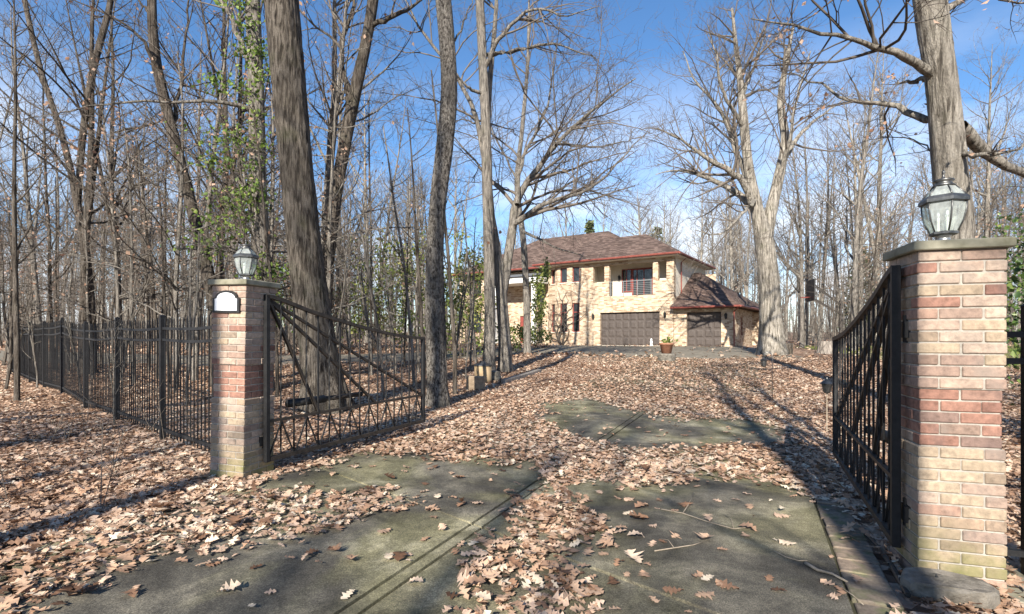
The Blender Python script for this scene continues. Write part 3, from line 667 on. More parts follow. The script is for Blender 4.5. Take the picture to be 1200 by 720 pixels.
# ------------------------------------------------------------------ trees
def cr(pts, n):
    P = np.array(pts, float); m = len(P)
    t = np.concatenate([[0], np.cumsum(np.linalg.norm(np.diff(P[:, :3], axis=0), axis=1))]); q = np.linspace(0, t[-1], n); out = np.empty((n, P.shape[1]))
    T = np.gradient(P, t, axis=0) if m > 2 else np.repeat((P[1:] - P[:1]) / t[-1], 2, 0)
    for i, x in enumerate(q):
        k = min(np.searchsorted(t, x, 'right') - 1, m - 2); h = t[k + 1] - t[k]; s = (x - t[k]) / h
        out[i] = (2*s**3-3*s**2+1)*P[k] + (s**3-2*s**2+s)*h*T[k] + (-2*s**3+3*s**2)*P[k+1] + (s**3-s**2)*h*T[k+1]
    return out
def unit(v): return v / np.maximum(np.linalg.norm(v, axis=-1, keepdims=True), 1e-9)
def tubes(P, Rd, S, rough=0.0, g=rng):
    """P (N,K,3), Rd (N,K) -> verts, quads"""
    Nn, K, _ = P.shape; T = unit(np.gradient(P, axis=1)); ref = np.zeros_like(T); ref[..., 0] = .8; ref[..., 1] = .6
    ref[np.abs((T * ref).sum(-1)) > .9] = (0, .1, 1)
    X = unit(np.cross(T, ref)); Y = np.cross(T, X); a = np.arange(S) * 2 * np.pi / S
    rr = Rd[..., None] * (1 + rough * g.standard_normal((Nn, K, S)) if rough else 1)
    V = P[:, :, None, :] + rr[..., None] * (np.cos(a)[:, None] * X[:, :, None, :] + np.sin(a)[:, None] * Y[:, :, None, :])
    n, k, s = np.meshgrid(np.arange(Nn), np.arange(K - 1), np.arange(S), indexing='ij'); b = (n * K + k) * S; s2 = (s + 1) % S
    return V.reshape(-1, 3), np.stack([b + s, b + s2, b + S + s2, b + S + s], -1).reshape(-1, 4)
def merge(parts):
    V = []; Fq = []; o = 0
    for v, f in parts: V.append(v); Fq.append(f + o); o += len(v)
    return np.concatenate(V), np.concatenate(Fq)
def spawn(P, Rd, dens, t0, t1, ang, asd, lr, rr, K, wig, trop, g, nmin=1, minr=.004, maxlen=99):
    """children on every polyline of P; dens = children per metre of parent"""
    ln = np.linalg.norm(np.diff(P, axis=1), axis=2).sum(1); n = np.maximum(nmin, np.round(ln * dens * g.uniform(.75, 1.25, len(ln)))).astype(int)
    par = np.repeat(np.arange(len(P)), n); kk = P.shape[1]; t = g.uniform(t0, t1, len(par)) ** .85
    f = t * (kk - 1); i = np.minimum(f.astype(int), kk - 2); s = (f - i)[:, None]
    st = P[par, i] * (1 - s) + P[par, i + 1] * s; tan = unit(P[par, i + 1] - P[par, i]); pr = Rd[par, i] * (1 - s[:, 0]) + Rd[par, i + 1] * s[:, 0]
    rv = unit(g.standard_normal((len(par), 3))); side = unit(rv - (rv * tan).sum(-1, keepdims=True) * tan)
    side[:, 2] += .25; side = unit(side - (side * tan).sum(-1, keepdims=True) * tan)
    a = np.radians(g.normal(ang, asd, len(par)))[:, None]; d = tan * np.cos(a) + side * np.sin(a)
    Ln = np.minimum(ln[par] * lr * (1.15 - .75 * t) * g.uniform(.55, 1.35, len(par)), maxlen)
    r0 = np.maximum(np.minimum(pr * rr, .9 * pr) * g.uniform(.75, 1.1, len(par)), minr)
    out = np.empty((len(par), K, 3)); out[:, 0] = st; step = (Ln / (K - 1))[:, None]
    for k in range(1, K):
        d = unit(d + wig * g.standard_normal(d.shape) + np.array([0, 0, trop])); out[:, k] = out[:, k - 1] + d * step
    ra = r0[:, None] * np.linspace(1, .18, K)[None, :]
    return out, ra
def leafcloud(Pc, size, g, tint=(0, 1), fold=.3, flat=0.0):
    """small folded leaf (two triangles along a midrib) at each point"""
    n = len(Pc); a = unit(g.standard_normal((n, 3))); a[:, 2] *= (1 - flat); a = unit(a); b = unit(np.cross(a, unit(g.standard_normal((n, 3))))); c = np.cross(a, b)
    L_ = size * g.uniform(.6, 1.3, n)[:, None]; wv = L_ * g.uniform(.28, .45, n)[:, None]
    V = np.stack([Pc, Pc + a * L_ * .5 + b * wv + c * L_ * fold * .5, Pc + a * L_, Pc + a * L_ * .5 - b * wv + c * L_ * fold * .5], 1).reshape(-1, 3)
    i = np.arange(n)[:, None] * 4; return V, np.concatenate([i + [[0, 1, 2]], i + [[0, 2, 3]]]), np.repeat(g.uniform(*tint, n), 4)
def ridged(t, g, amp, S=64, K=120):
    """trunk tube with furrowed bark and lobed root flare; t (n,4)"""
    q = cr(t, K); V, f = tubes(q[None, :, :3], q[None, :, 3], S); a = np.arange(S) * 2 * np.pi / S; z = np.linspace(0, 1, K)[:, None] * np.linalg.norm(t[-1, :3] - t[0, :3]); d = np.zeros((K, S))
    for n in (7, 11, 13, 17, 19, 23): d += np.sin(n * a[None] + g.uniform(0, 6.28) + 1.4 * np.sin(z * g.uniform(.8, 2.2) + g.uniform(0, 6)) + g.uniform(-.5, .5) * z)
    d = -np.abs(d) / 2.2 + .5 + g.normal(0, .25, (K, S)); h = np.clip((q[:, 2] - q[0, 2]) / (q[0, 3] * 2.2), 0, 1)[:, None]
    lob = (.16 * np.cos(4 * a + g.uniform(0, 6)) + .1 * np.cos(7 * a + g.uniform(0, 6)))[None] * (1 - h) ** 2 + .045 * np.sin(2 * a[None] + z * .5) + .03 * np.sin(3 * a[None] - z * .8)
    c = q[:, None, :3]; V = V.reshape(K, S, 3); return (c + (V - c) * (1 + amp * d + lob)[..., None]).reshape(-1, 3), f
def make_tree(name, label, cat, trunks, limbs, seed, barkm, twigm, group=None, dens=(1.8, 2.3, 2.8, 3.2), lim_auto=0, auto_t=(.4, .97), auto_len=.3, auto_ang=52,
              sides=14, levels=3, hang=0, origin=None, twig=.006, trop=.05, rough=.03, droop=None, lens=(.5, .48, .5), angs=(48, 45, 42), ridge=0):
    """trunks, limbs: lists of polylines of (x, y, z, radius) in world space (or local if origin given as None)"""
    g = np.random.default_rng(seed)
    o = Vector(origin) if origin is not None else Vector((0, 0, 0)); root = empty(name, o, 0, label, cat, group)
    T = [cr([(p[0] - o.x, p[1] - o.y, p[2] - o.z, p[3]) for p in t], 36) for t in trunks]
    for t in T[:1]:  # base flare
        hh = np.clip((t[:, 2] - t[0, 2]) / (t[0, 3] * 3.0), 0, 1); t[:, 3] *= 1 + .3 * (1 - hh) ** 2.4
    P = np.stack([t[:, :3] for t in T]); Rr = np.stack([t[:, 3] for t in T])
    parts = [tubes(P, Rr, sides, rough, g)] if not ridge else [ridged(T[0], g, ridge)] + ([tubes(P[1:], Rr[1:], sides, rough, g)] if len(T) > 1 else []); src = []
    if limbs:
        Lm = [cr([(p[0] - o.x, p[1] - o.y, p[2] - o.z, p[3]) for p in t], 16) for t in limbs]
        LP = np.stack([t[:, :3] for t in Lm]); LP[:, 1:-1] += g.standard_normal(LP[:, 1:-1].shape) * .022; LR = np.stack([t[:, 3] for t in Lm]) * np.linspace(1, .45, 16); parts.append(tubes(LP, LR, 8, .03, g)); src.append((LP, LR))
    if lim_auto:
        h = np.linalg.norm(P[0, -1] - P[0, 0]); AP, ARr = spawn(P, Rr, lim_auto / h, *auto_t, auto_ang, 10, auto_len, .5, 16, .09, trop, g); parts.append(tubes(AP, ARr, 6, .03, g)); src.append((AP, ARr))
    link('trunk', npmesh('trunk', *[(a, [b]) for a, b in [merge(parts)]][0], barkm, True), root)
    tw = []; tips = []
    top = [(P[:, -13:], Rr[:, -13:])]
    for LP, LR in src + top:
        cp, crd = LP, LR
        for lv in range(levels):
            last = lv == levels - 1
            cp, crd = spawn(cp, crd, dens[lv], .12 if lv else .18, 1, angs[min(lv, 2)], 13, lens[min(lv, 2)], .55, 5 if last else 8, .13 + .04 * lv, (trop if droop is None else droop), g, 1 if lv == 0 else 2, twig, 5.5 if lv == 0 else 2.6 if lv == 1 else 1.2)
            tw.append(tubes(cp, crd, 3 if lv > 0 else 5, 0, g))
            if lv >= 1: tips.append(cp[:, -1])
    link('crown', npmesh('crown', *[(a, [b]) for a, b in [merge(tw)]][0], twigm, True), root)
    if hang:
        tp = np.concatenate(tips); tp = tp[g.integers(0, len(tp), hang)] + g.standard_normal((hang, 3)) * .05; v, f, c = leafcloud(tp, .085, g)
        tag(link('withered_leaves', npmesh('withered_leaves', v, [f], M['dead_hang'], False, c), root), kind='stuff')
    return root
def PT(px, py, Z, wpx, dz=0):
    p = W(px, py, Z + dz); return (p.x, p.y, p.z, wpx / 2 / F * (Z + dz) * math.cos(math.atan((px - CX) / F)))
def trunkpx(Z, pts): return [PT(px, py, Z, wd, dz) for px, py, wd, dz in [(*p, 0) if len(p) == 3 else p for p in pts]]
def gtrunk(Z, pts):
    """trunk whose lowest point is moved down to the terrain"""
    t = trunkpx(Z, pts); x, y, z, r_ = t[0]; g0 = gzf(x, y) - .08
    return [(x, y, g0, r_)] + (t[1:] if t[0][2] < g0 + .3 else t)
def org(t): return (t[0][0], t[0][1], t[0][2])
ntree = 0
def px_tree(label, Z, trunk, limbs=(), extra=(), seed=1, barkm='bark_grey', twigm='twig', **kw):
    t = gtrunk(Z, trunk); return make_tree('bare_tree', label, 'tree', [t] + [trunkpx(Z, e) for e in extra], [trunkpx(Z, l) for l in limbs], seed, M[barkm], M[twigm], origin=org(t), **kw)
px_tree('thick grey trunk leaning behind the open gate by the plaque pillar', 10.2, [(384, 478, 52), (372, 400, 45), (361, 320, 43), (350, 220, 41), (340, 120, 41), (331, 20, 41), (322, -110, 40), (316, -260, 30), (312, -420, 14)],
        [[(326, -60, 14), (280, -140, 9, -1), (220, -190, 6, -1.5), (170, -260, 3, -2)], [(318, -200, 14), (380, -300, 9, 1), (450, -380, 4, 1.5)]], seed=11, barkm='bark_big', ridge=.045, dens=(1.5, 2, 2.4), levels=3)
vine_tr = [(309, 405, 24), (306, 300, 22), (302, 200, 20), (300, 100, 19), (296, 0, 18), (292, -140, 14), (290, -300, 8)]
px_tree('straight trunk wrapped in green climbing vine', 13.5, vine_tr,
        [[(299, 130, 7), (255, 119, 5.5, -.6), (200, 120, 4.5, -1), (110, 123, 4, -1.5), (40, 140, 2.5, -1.8), (-30, 160, 1.5, -2)], [(302, 90, 9), (285, 60, 8, .4), (268, 15, 7, .7), (245, -20, 5, 1), (200, -80, 3, 1)], [(292, -90, 8), (340, -160, 5, 1), (390, -220, 3, 1)]], seed=12, barkm='bark_grey', levels=3, hang=200)
px_tree('dark curved trunk rising behind the iron fence close to the plaque pillar', 14.5, [(256, 400, 20), (250, 350, 17), (236, 290, 15), (215, 205, 14), (196, 130, 14), (181, 60, 13), (178, 0, 12), (182, -100, 9), (188, -240, 4)],
        [[(200, 150, 6), (212, 100, 5, .5), (220, 20, 4, .8), (225, -60, 2, 1)], [(190, 90, 6), (160, 40, 5, -.6), (110, 10, 3.5, -1), (50, -10, 2, -1.4)], [(178, 20, 4), (165, 5, 3.5), (150, -40, 2)]], seed=13, barkm='bark_dark', twigm='twig_dark', levels=3, hang=160)
px_tree('dark twin-stemmed tree forking low in the woods behind the fence', 17, [(107, 392, 13), (104, 330, 12), (96, 270, 11.5), (84, 205, 9.5), (70, 150, 8.5), (50, 90, 7.5), (35, 30, 7.5), (22, -40, 6), (10, -160, 3)],
        [[(60, 110, 4), (20, 60, 3), (-30, 30, 2)]], extra=[[(91, 240, 9), (98, 150, 9.5), (112, 70, 9), (128, 10, 8), (138, -60, 6), (150, -180, 3)]], seed=14, barkm='bark_dark', twigm='twig_dark', levels=3, hang=260)
px_tree('slender forked trunk leaning behind the thick grey trunk', 16, [(378, 405, 18), (383, 330, 16), (392, 240, 15), (404, 170, 15), (418, 100, 14), (431, 40, 13), (440, -20, 12), (452, -140, 8), (460, -260, 4)],
        [[(412, 130, 8), (400, 60, 7, .4), (415, 0, 6, .8), (408, -80, 3, 1)], [(434, 30, 6), (478, 12, 5, -.8), (520, -20, 3, -1.2)]], seed=15, barkm='bark_dark', levels=3)
px_tree('scaly grey trunk standing at the free end of the open plaque-side gate', 10.9, [(514, 472, 25), (511, 420, 22), (509, 330, 21), (513, 240, 20), (521, 170, 21), (526, 110, 20), (523, 40, 19), (518, -20, 18), (514, -150, 14), (516, -330, 7)],
        [[(518, -70, 8), (560, -150, 6, .8), (610, -230, 3, 1.2)], [(524, 60, 3), (546, 20, 2.4, .4), (560, -20, 1.6, .6)]], seed=16, barkm='bark_scaly', ridge=.035, levels=3, dens=(1.4, 2, 2.4))
px_tree('tall grey trunk behind the log block, nearest of its clump to the log', 17.5, [(573, 428, 15), (574, 380, 13.5), (573, 300, 12.5), (571, 220, 12), (569, 140, 11.5), (565, 60, 10.5), (562, -10, 10), (560, -120, 6), (560, -240, 3)],
        [[(568, 80, 6), (590, 40, 5.5, -.4), (622, 12, 4.5, -.8), (665, 18, 3, -1.2), (700, 8, 2, -1.4)], [(571, 65, 6), (610, 58, 5.5, .4), (648, 52, 4, .7), (700, 70, 2.4, 1)], [(570, 200, 6), (556, 130, 6, .4), (520, 70, 6, .8), (490, 30, 5, 1), (470, -10, 3.5, 1.2)], [(566, 110, 5), (545, 100, 4, -.5), (532, 80, 3, -.8)]], seed=17, levels=3, dens=(2.2, 2.8, 3.2), droop=0.0, lens=(.6, .58, .55))
px_tree('grey trunk of the clump whose long limb arches towards the house roof', 18.2, [(592, 427, 16), (590, 380, 14), (584, 310, 12), (575, 250, 10), (571, 190, 8), (573, 110, 7), (580, 30, 5), (585, -60, 3)],
        [[(588, 345, 12), (600, 275, 12, .3), (606, 235, 11, .5), (625, 205, 9, .4), (660, 160, 7, 0), (700, 125, 5, -.4), (745, 92, 3, -.8)], [(603, 262, 7), (635, 240, 6, -.6), (690, 222, 4.5, -1), (735, 180, 3, -1.4), (762, 150, 1.6, -1.6)], [(606, 240, 6), (612, 190, 5, .8), (640, 130, 4, 1.2), (650, 60, 2.4, 1.4)], [(650, 168, 4), (700, 172, 3, .5), (755, 160, 1.8, .8)]], seed=18, levels=3, dens=(2.8, 3.2, 3.6), droop=-.01, lens=(.66, .6, .6), angs=(52, 50, 45))
px_tree('thin pale trunk among green shrubs beside the house entrance', 26, [(618, 412, 9), (617, 350, 8), (613, 280, 7), (606, 220, 6.5), (612, 150, 5), (618, 80, 4), (620, 0, 2)], [[(612, 270, 4), (640, 285, 3, -1), (680, 300, 2, -1.6), (700, 306, 1.2, -2)], [(608, 215, 3), (580, 160, 2.4, 1), (560, 110, 1.5, 1)]], seed=19, levels=3, dens=(1.4, 1.8, 2.4))
px_tree('great spreading oak with forked trunk standing near the garage wing', 25.5, [(905, 414, 31), (903, 370, 26), (899, 310, 24), (894, 275, 22), (886, 240, 16), (878, 200, 12), (872, 150, 11), (868, 100, 8), (862, 50, 5), (858, 10, 3)],
        [[(884, 245, 11), (868, 210, 10, -.5), (835, 190, 8, -1), (800, 165, 5, -1.4), (770, 150, 3, -1.8)], [(880, 215, 9), (862, 175, 8, .6), (845, 130, 6, 1), (815, 95, 4, 1.4), (800, 60, 2.5, 1.6)], [(890, 250, 10), (856, 222, 9, 1), (820, 205, 7, 1.8), (790, 200, 4, 2.2), (768, 205, 2, 2.4)],
         [(908, 225, 7), (925, 165, 6, -1), (935, 110, 4.5, -1.4), (950, 60, 3, -1.8)], [(912, 200, 7), (940, 155, 6, .6), (970, 130, 4, 1), (1000, 110, 2, 1.4)], [(872, 150, 6), (845, 100, 5, -1), (838, 60, 3.4, -1.4), (830, 30, 2, -1.6)], [(870, 110, 5), (890, 60, 4, .8), (900, 20, 2, 1)], [(885, 235, 6), (870, 250, 5, -2), (840, 275, 3.5, -3), (815, 270, 2, -3.6)]],
        extra=[[(897, 290, 15), (903, 250, 15), (912, 210, 13), (920, 165, 11), (915, 120, 9), (922, 70, 6), (930, 30, 3)]], seed=20, barkm='bark_oak', twigm='twig', levels=3, dens=(2.6, 3.0, 3.2), sides=18, ridge=.05, lens=(.62, .58, .55), angs=(52, 50, 45), trop=.03)
px_tree('massive pale oak trunk rising behind the pillar without a plaque', 9.2, [(1128, 500, 58), (1122, 400, 48), (1119, 300, 45), (1115, 230, 43), (1110, 160, 42), (1103, 90, 40), (1094, 30, 42), (1086, -30, 40), (1080, -140, 30), (1076, -280, 18), (1074, -420, 8)],
        [[(1096, 88, 15), (1068, 72, 13, -.2), (1035, 58, 11, -.5), (1010, 50, 9, -.8), (960, 38, 7, -1), (915, 28, 5, -1.2), (880, 22, 3, -1.4)], [(1104, 95, 12), (1075, 94, 9, .5), (1052, 96, 6, .8)], [(1104, 142, 12), (1072, 136, 11, .6), (1040, 122, 9, 1), (1005, 118, 7, 1.3), (960, 100, 5, 1.6), (925, 85, 3, 1.8)],
         [(1124, 150, 24), (1150, 175, 20, .3), (1175, 192, 17, .4), (1205, 207, 15, .5), (1260, 215, 11, .6), (1320, 190, 7, .8)], [(1120, 172, 12), (1150, 184, 8, -.6), (1190, 176, 5, -1), (1230, 150, 3, -1.2)], [(1098, 20, 12), (1150, -10, 8, .4), (1200, 5, 5, .8), (1250, -10, 3, 1)], [(1088, -10, 12), (1040, -50, 9, -.6), (985, -60, 6, -1), (930, -55, 3, -1.4)], [(1112, 205, 4), (1080, 170, 3, .8), (1040, 160, 2.2, 1.2), (1010, 175, 1.4, 1.5)]],
        seed=21, barkm='bark_oak', twigm='twig_dark', levels=3, hang=520, ridge=.04, dens=(2.6, 3.0, 3.4), droop=-.01, lens=(.62, .58, .55))

# ------------------------------------------------------------------ the woods: variants copied as individuals
def wood_variant(seed, H, r0, lean, dens, lim, fork=False, twigm='twig', barkm='bark_grey', a_t=(.22, .98), a_len=.32, **kw):
    g = np.random.default_rng(seed); pts = []
    x = y = 0; dx, dy = g.normal(0, lean, 2)
    for k in range(8):
        t = k / 7; pts.append((x, y, H * t - (.15 if k == 0 else 0), r0 * (1 - t) ** .8 + .012)); dx += g.normal(0, lean * .7); dy += g.normal(0, lean * .7); x += dx * H / 7; y += dy * H / 7
    ex = []
    if fork:
        p = pts[2]; q = []; a = g.uniform(0, 6.28); u = np.array([math.cos(a), math.sin(a)]) * .22
        for k in range(6): t = k / 5; q.append((p[0] + u[0] * t * H * .5 , p[1] + u[1] * t * H * .5, p[2] + t * H * .62, r0 * .62 * (1 - t) ** .8 + .012))
        ex = [q]
    return make_tree(kw.pop('nm', 'bare_tree'), 'x', 'tree', [pts] + ex, [], seed, M[barkm], M[twigm], lim_auto=lim, auto_t=a_t, auto_len=a_len, dens=dens, sides=8, rough=.02, origin=(0, 0, 0), **kw)
VAR = [wood_variant(31, 19, .17, .04, (1.7, 2.2, 2.6), 19, barkm='bark_grey'), wood_variant(32, 17, .13, .05, (1.7, 2.2, 2.6), 18, True, barkm='bark_dark', twigm='twig_dark'),
       wood_variant(33, 21, .21, .03, (1.5, 2.0, 2.5), 21, barkm='bark_oak'), wood_variant(34, 14, .09, .06, (1.8, 2.4, 2.7), 18, barkm='bark_grey'),
       wood_variant(35, 18, .16, .045, (1.7, 2.2, 2.6), 19, True, barkm='bark_grey'), wood_variant(36, 11, .06, .07, (2.0, 2.5, 2.8), 18, barkm='bark_dark', twigm='twig_dark'),
       wood_variant(37, 20, .24, .03, (1.6, 2.0, 2.4), 23, True, barkm='bark_oak', a_t=(.28, .98), a_len=.36)]
SAP = [wood_variant(41, 5.5, .028, .05, (2.2, 2.6, 3), 14, twigm='twig', a_t=(.2, .95), a_len=.3, levels=2, twig=.003, nm='sapling'), wood_variant(42, 3.6, .02, .08, (2.5, 3, 3), 12, True, a_t=(.15, .95), a_len=.35, levels=2, twig=.003, nm='sapling'),
       wood_variant(43, 7, .035, .04, (2, 2.4, 3), 14, barkm='bark_dark', twigm='twig_dark', a_t=(.25, .95), a_len=.25, levels=2, twig=.003, nm='sapling')]
UND = [wood_variant(45, 8.5, .05, .07, (1.9, 2.3, 2.6), 26, a_t=(.12, .97), a_len=.42, auto_ang=68, trop=.01, hang=260, twig=.004, nm='understory_tree'), wood_variant(46, 6.5, .035, .09, (2.1, 2.5, 2.7), 24, True, a_t=(.1, .97), a_len=.46, auto_ang=72, trop=0.0, hang=120, twig=.0035, barkm='bark_dark', nm='understory_tree')]
LOOK = {}
for k_, (v_, n_) in enumerate(zip(VAR + SAP + UND, ('straight grey', 'dark forked', 'stout pale', 'slim crooked', 'grey forked', 'spindly dark', 'broad forked', 'wispy', 'low bushy', 'dark upright', 'spreading leaf-hung', 'crooked leaf-hung'))): v_['look'] = k_; LOOK[k_] = n_
used = set()
def plant(var, x, y, s, label, group, rz=None):
    r_ = var if var.name not in used else copy_tree(var); used.add(var.name)
    r_.location = (x, y, gzf(x, y) - .03); r_.rotation_euler = (0, 0, rz if rz is not None else random.uniform(0, 6.28)); r_.scale = (s, s, s * random.uniform(.94, 1.08))
    tag(r_, label, 'tree', group); return r_
fn = np.array([-FD[1], FD[0]])
def clear(x, y, marg=1.5):
    b = (x - DO[0]) * DN[0] + (y - DO[1]) * DN[1]; a = (x - DO[0]) * DD[0] + (y - DO[1]) * DD[1]
    if abs(b) < 4.5 and a < 40: return False
    q = Vector((x, y, 0)) - Vector((HO.x, HO.y, 0)); s, t = q.dot(HS), q.dot(HT)
    if -23 < s < 8 and -16 < t < 16: return False
    f = (x + 3.09) * -FD[1] + (y - 5.85) * FD[0]; fu = (x + 3.09) * FD[0] + (y - 5.85) * FD[1]
    if abs(f) < .6 and -1 < fu < 21: return False
    lane = np.array([(5.5, 31), (1, 29), (-4, 25), (-9, 23), (-16, 23), (-26, 26), (-40, 30)], float)
    for i in range(len(lane) - 1):
        p, e = lane[i], lane[i + 1] - lane[i]; tt = np.clip(np.dot((x, y) - p, e) / np.dot(e, e), 0, 1)
        if np.hypot(*(p + e * tt - (x, y))) < 3.4: return False
    return True
pts_used = []
def scatter(n, pxr, Zr, vs, sr, label, group, sep=1.6, cond=None, pw=1.0):
    c = 0; tries = 0
    while c < n and tries < n * 60:
        tries += 1; px = random.uniform(*pxr); Z = Zr[0] + (Zr[1] - Zr[0]) * random.random() ** pw; x = (px - CX) / F * Z
        if not clear(x, Z) or any((x - a) ** 2 + (Z - b) ** 2 < sep ** 2 for a, b in pts_used) or (cond and not cond(px, Z)): continue
        pts_used.append((x, Z)); v_ = random.choice(vs); plant(v_, x, Z, random.uniform(*sr), LOOK.get(v_['look'], '') + ('' if 'sapling' in label else ' deep-woods ' if Z > 55 and 'beyond' in label else ' ') + label, group + ', ' + LOOK.get(v_['look'], ''), None); c += 1
WL = 'bare tree in the woods beyond the long iron fence'
scatter(62, (-60, 560), (16, 46), [VAR[0], VAR[1], VAR[3], VAR[3], VAR[4], VAR[5], VAR[5]], (.75, 1.05), WL, 'trees in the woods beyond the fence', 1.7, lambda px, Z: not (px > 430 and Z < 24))
scatter(75, (-80, 600), (40, 95), VAR, (.8, 1.1), WL, 'trees in the woods beyond the fence', 2.2)
scatter(44, (560, 880), (64, 105), [VAR[0], VAR[2], VAR[4], VAR[6]], (.75, 1.0), 'bare tree rising behind the roof of the brick house', 'trees behind the house', 2.5)
scatter(52, (850, 1260), (42, 95), VAR, (.8, 1.1), 'bare tree in the woods behind the basketball hoop', 'trees behind the basketball hoop', 2.3)
scatter(20, (920, 1260), (28, 46), [VAR[0], VAR[2], VAR[4], VAR[6], VAR[3]], (.7, .95), 'bare tree in the woods behind the basketball hoop', 'trees behind the basketball hoop', 2.6)
plant(VAR[6], *W(752, 300, 60)[:2], .92, 'wide bare tree peeping over the main roof ridge', 'trees behind the house')
scatter(58, (-60, 540), (13, 40), UND, (.75, 1.2), 'understory tree among the trunks beyond the fence', 'understory trees', 1.3, lambda px, Z: not (px > 400 and Z < 22))
scatter(14, (930, 1250), (24, 45), UND, (.8, 1.25), 'understory tree among the trunks behind the hoop', 'understory trees by the hoop', 1.6)
# saplings and thin stems
SL = ' leafless sapling among the fallen leaves in the woods'
scatter(60, (-60, 560), (11, 34), SAP, (.7, 1.3), SL, 'saplings in the woods', .7)
scatter(26, (930, 1250), (22, 50), SAP, (.7, 1.2), SL, 'saplings in the woods', 1)
for px, py, v, s in ((20, 470, 2, 1.25), (12, 440, 0, 1.25), (43, 455, 1, .8), (95, 470, 1, .7), (135, 500, 1, .5), (75, 440, 0, .6)):
    p = hit(px, py); plant(SAP[v], p.x, p.y, s, 'thin bare sapling on the leafy bank before the iron fence', 'saplings before the fence')
# trees across the street, behind the viewer; their shadows fall over the gate
BL_ = 'bare tree across the street, facing the gate'
SH = wood_variant(38, 19, .2, .006, (1.5, 2.0, 2.4), 18, barkm='bark_oak', a_t=(.4, .98)); VAR.append(SH)
for x, y, v, s in ((-1.03, -7.9, 7, .9), (-6.74, -6.65, 7, 1.0), (5.2, -9.5, 6, .8), (-11, -6, 4, .9), (.9, -5.5, 1, .95), (-13.5, -10, 4, .9), (-6.3, -18, 4, .95), (3.4, -13, 6, .85), (-10.8, -15, 2, .9), (1.6, -27, 0, 1.0), (-15, -12, 4, 1), (12, -12, 0, .9), (-7, -30, 2, 1)):
    plant(VAR[v], x, y, s, BL_, 'trees across the street', 0.0 if v == 7 else None)
for v in VAR + SAP + UND:
    if v.name not in used: bpy.data.objects.remove(v)

# ------------------------------------------------------------------ green plants
def foliage_thing(name, label, cat, base, clusters, leaf, mat, seed, group=None, stems=10, stemr=.012, tint=(0, 1)):
    """clusters: (centre offset, radii, count)"""
    g = np.random.default_rng(seed); root = empty(name, base, 0, label, cat, group); pts = []; st = []
    for c, r_, n in clusters:
        k = max(6, n // 26); sub = unit(g.standard_normal((k, 3))) * g.uniform(.25, 1, (k, 1)) ** .5 * np.array(r_) + np.array(c)
        idx = g.integers(0, k, n); pts.append(sub[idx] + g.standard_normal((n, 3)) * np.array(r_) * .17)
        for q in sub[: max(2, stems * k // 40 + 2)]: a = np.array([g.normal(0, .12), g.normal(0, .12), 0]); st.append(np.stack([a, a * .6 + q * .45 + (0, 0, .1), q]))
    P = np.concatenate(pts); P[:, 2] = np.maximum(P[:, 2], .03)
    v, f, c = leafcloud(P, leaf, g, tint)
    tag(link('foliage', npmesh('foliage', v, [f], mat, False, c), root), kind='stuff')
    S = np.stack([cr(np.concatenate([s, np.zeros((3, 1))], 1), 8)[:, :3] for s in st]); Rr = np.repeat(np.linspace(stemr, stemr * .35, 8)[None], len(S), 0)
    v, f = tubes(S, Rr, 4); link('stems', npmesh('stems', v, [f], M['twig'], True), root); return root
# climbing vine on the straight trunk: sits on the trunk and sprays outwards
g = np.random.default_rng(5); vp = []; vs_ = []
vt = cr([PT(a, b, 13.4, c) for a, b, c in vine_tr[:6]], 60)
for k in range(95):
    q = vt[g.integers(0, 55)]; out = unit(np.array([g.normal(-.3, 1), g.normal(-.7, .5), g.normal(.1, .3)])); ln = abs(g.normal(0, .55)) + .05
    e = q[:3] + out * (q[3] + ln); n = int(6 + 17 * ln); tt = g.uniform(.1, 1, (n, 1)); vp.append(q[:3] + (e - q[:3]) * tt + g.standard_normal((n, 3)) * .09)
    vs_.append(np.linspace(q[:3], e, 4))
for (px, py), rr, n in (((262, 100), .5, 130), ((275, 165), .7, 200), ((255, 190), .6, 150), ((262, 262), .8, 190), ((285, 230), .6, 200), ((320, 320), .7, 160), ((240, 290), .7, 120), ((305, 60), .4, 120)):
    c = np.array(W(px, py, 13.2)); vp.append(c + g.standard_normal((n, 3)) * rr * np.array([.6, .5, .22])); b_ = vt[np.argmin(np.abs(vt[:, 2] - c[2] + .4)), :3]; vs_.append(np.linspace(b_, c, 4))
vb = vt[0, :3].copy(); root = empty('climbing_vine', (vb[0], vb[1], gzf(vb[0], vb[1])), 0, 'bright green vine climbing and spraying off the straight trunk', 'vine'); o_ = np.array(root.location)
v, f, c = leafcloud(np.concatenate(vp) - o_, .105, g); tag(link('foliage', npmesh('foliage', v, [f], M['ivy'], False, c), root), kind='stuff')
vs_.append(np.linspace(np.array((vb[0] - .05, vb[1] - .32, gzf(vb[0], vb[1]) - .05)), vt[20, :3] + (0, -.25, 0), 4))
S = np.stack(vs_) - o_; v, f = tubes(S, np.repeat(np.linspace(.012, .005, 4)[None], len(S), 0), 4); link('stems', npmesh('stems', v, [f], M['twig'], True), root)
def bush(px, py, label, clusters, leaf, mat, seed, group=None, **kw):
    p = hit(px, py); return foliage_thing('shrub', label, 'shrub', p, clusters, leaf, M[mat], seed, group, **kw)
SG = 'shrubs by the house'
bush(628, 408, 'tall green shrub climbing up beside the bay windows', [((0, 0, 1.0), (1.1, .8, 1.0), 700), ((.1, 0, 2.6), (.8, .6, 1.2), 600), ((.3, 0, 4.2), (.7, .5, 1.0), 420)], .16, 'shrub', 51, SG)
bush(602, 412, 'low green shrub in front of the red front door', [((0, 0, .7), (1.0, .7, .7), 600)], .14, 'shrub', 52, SG)
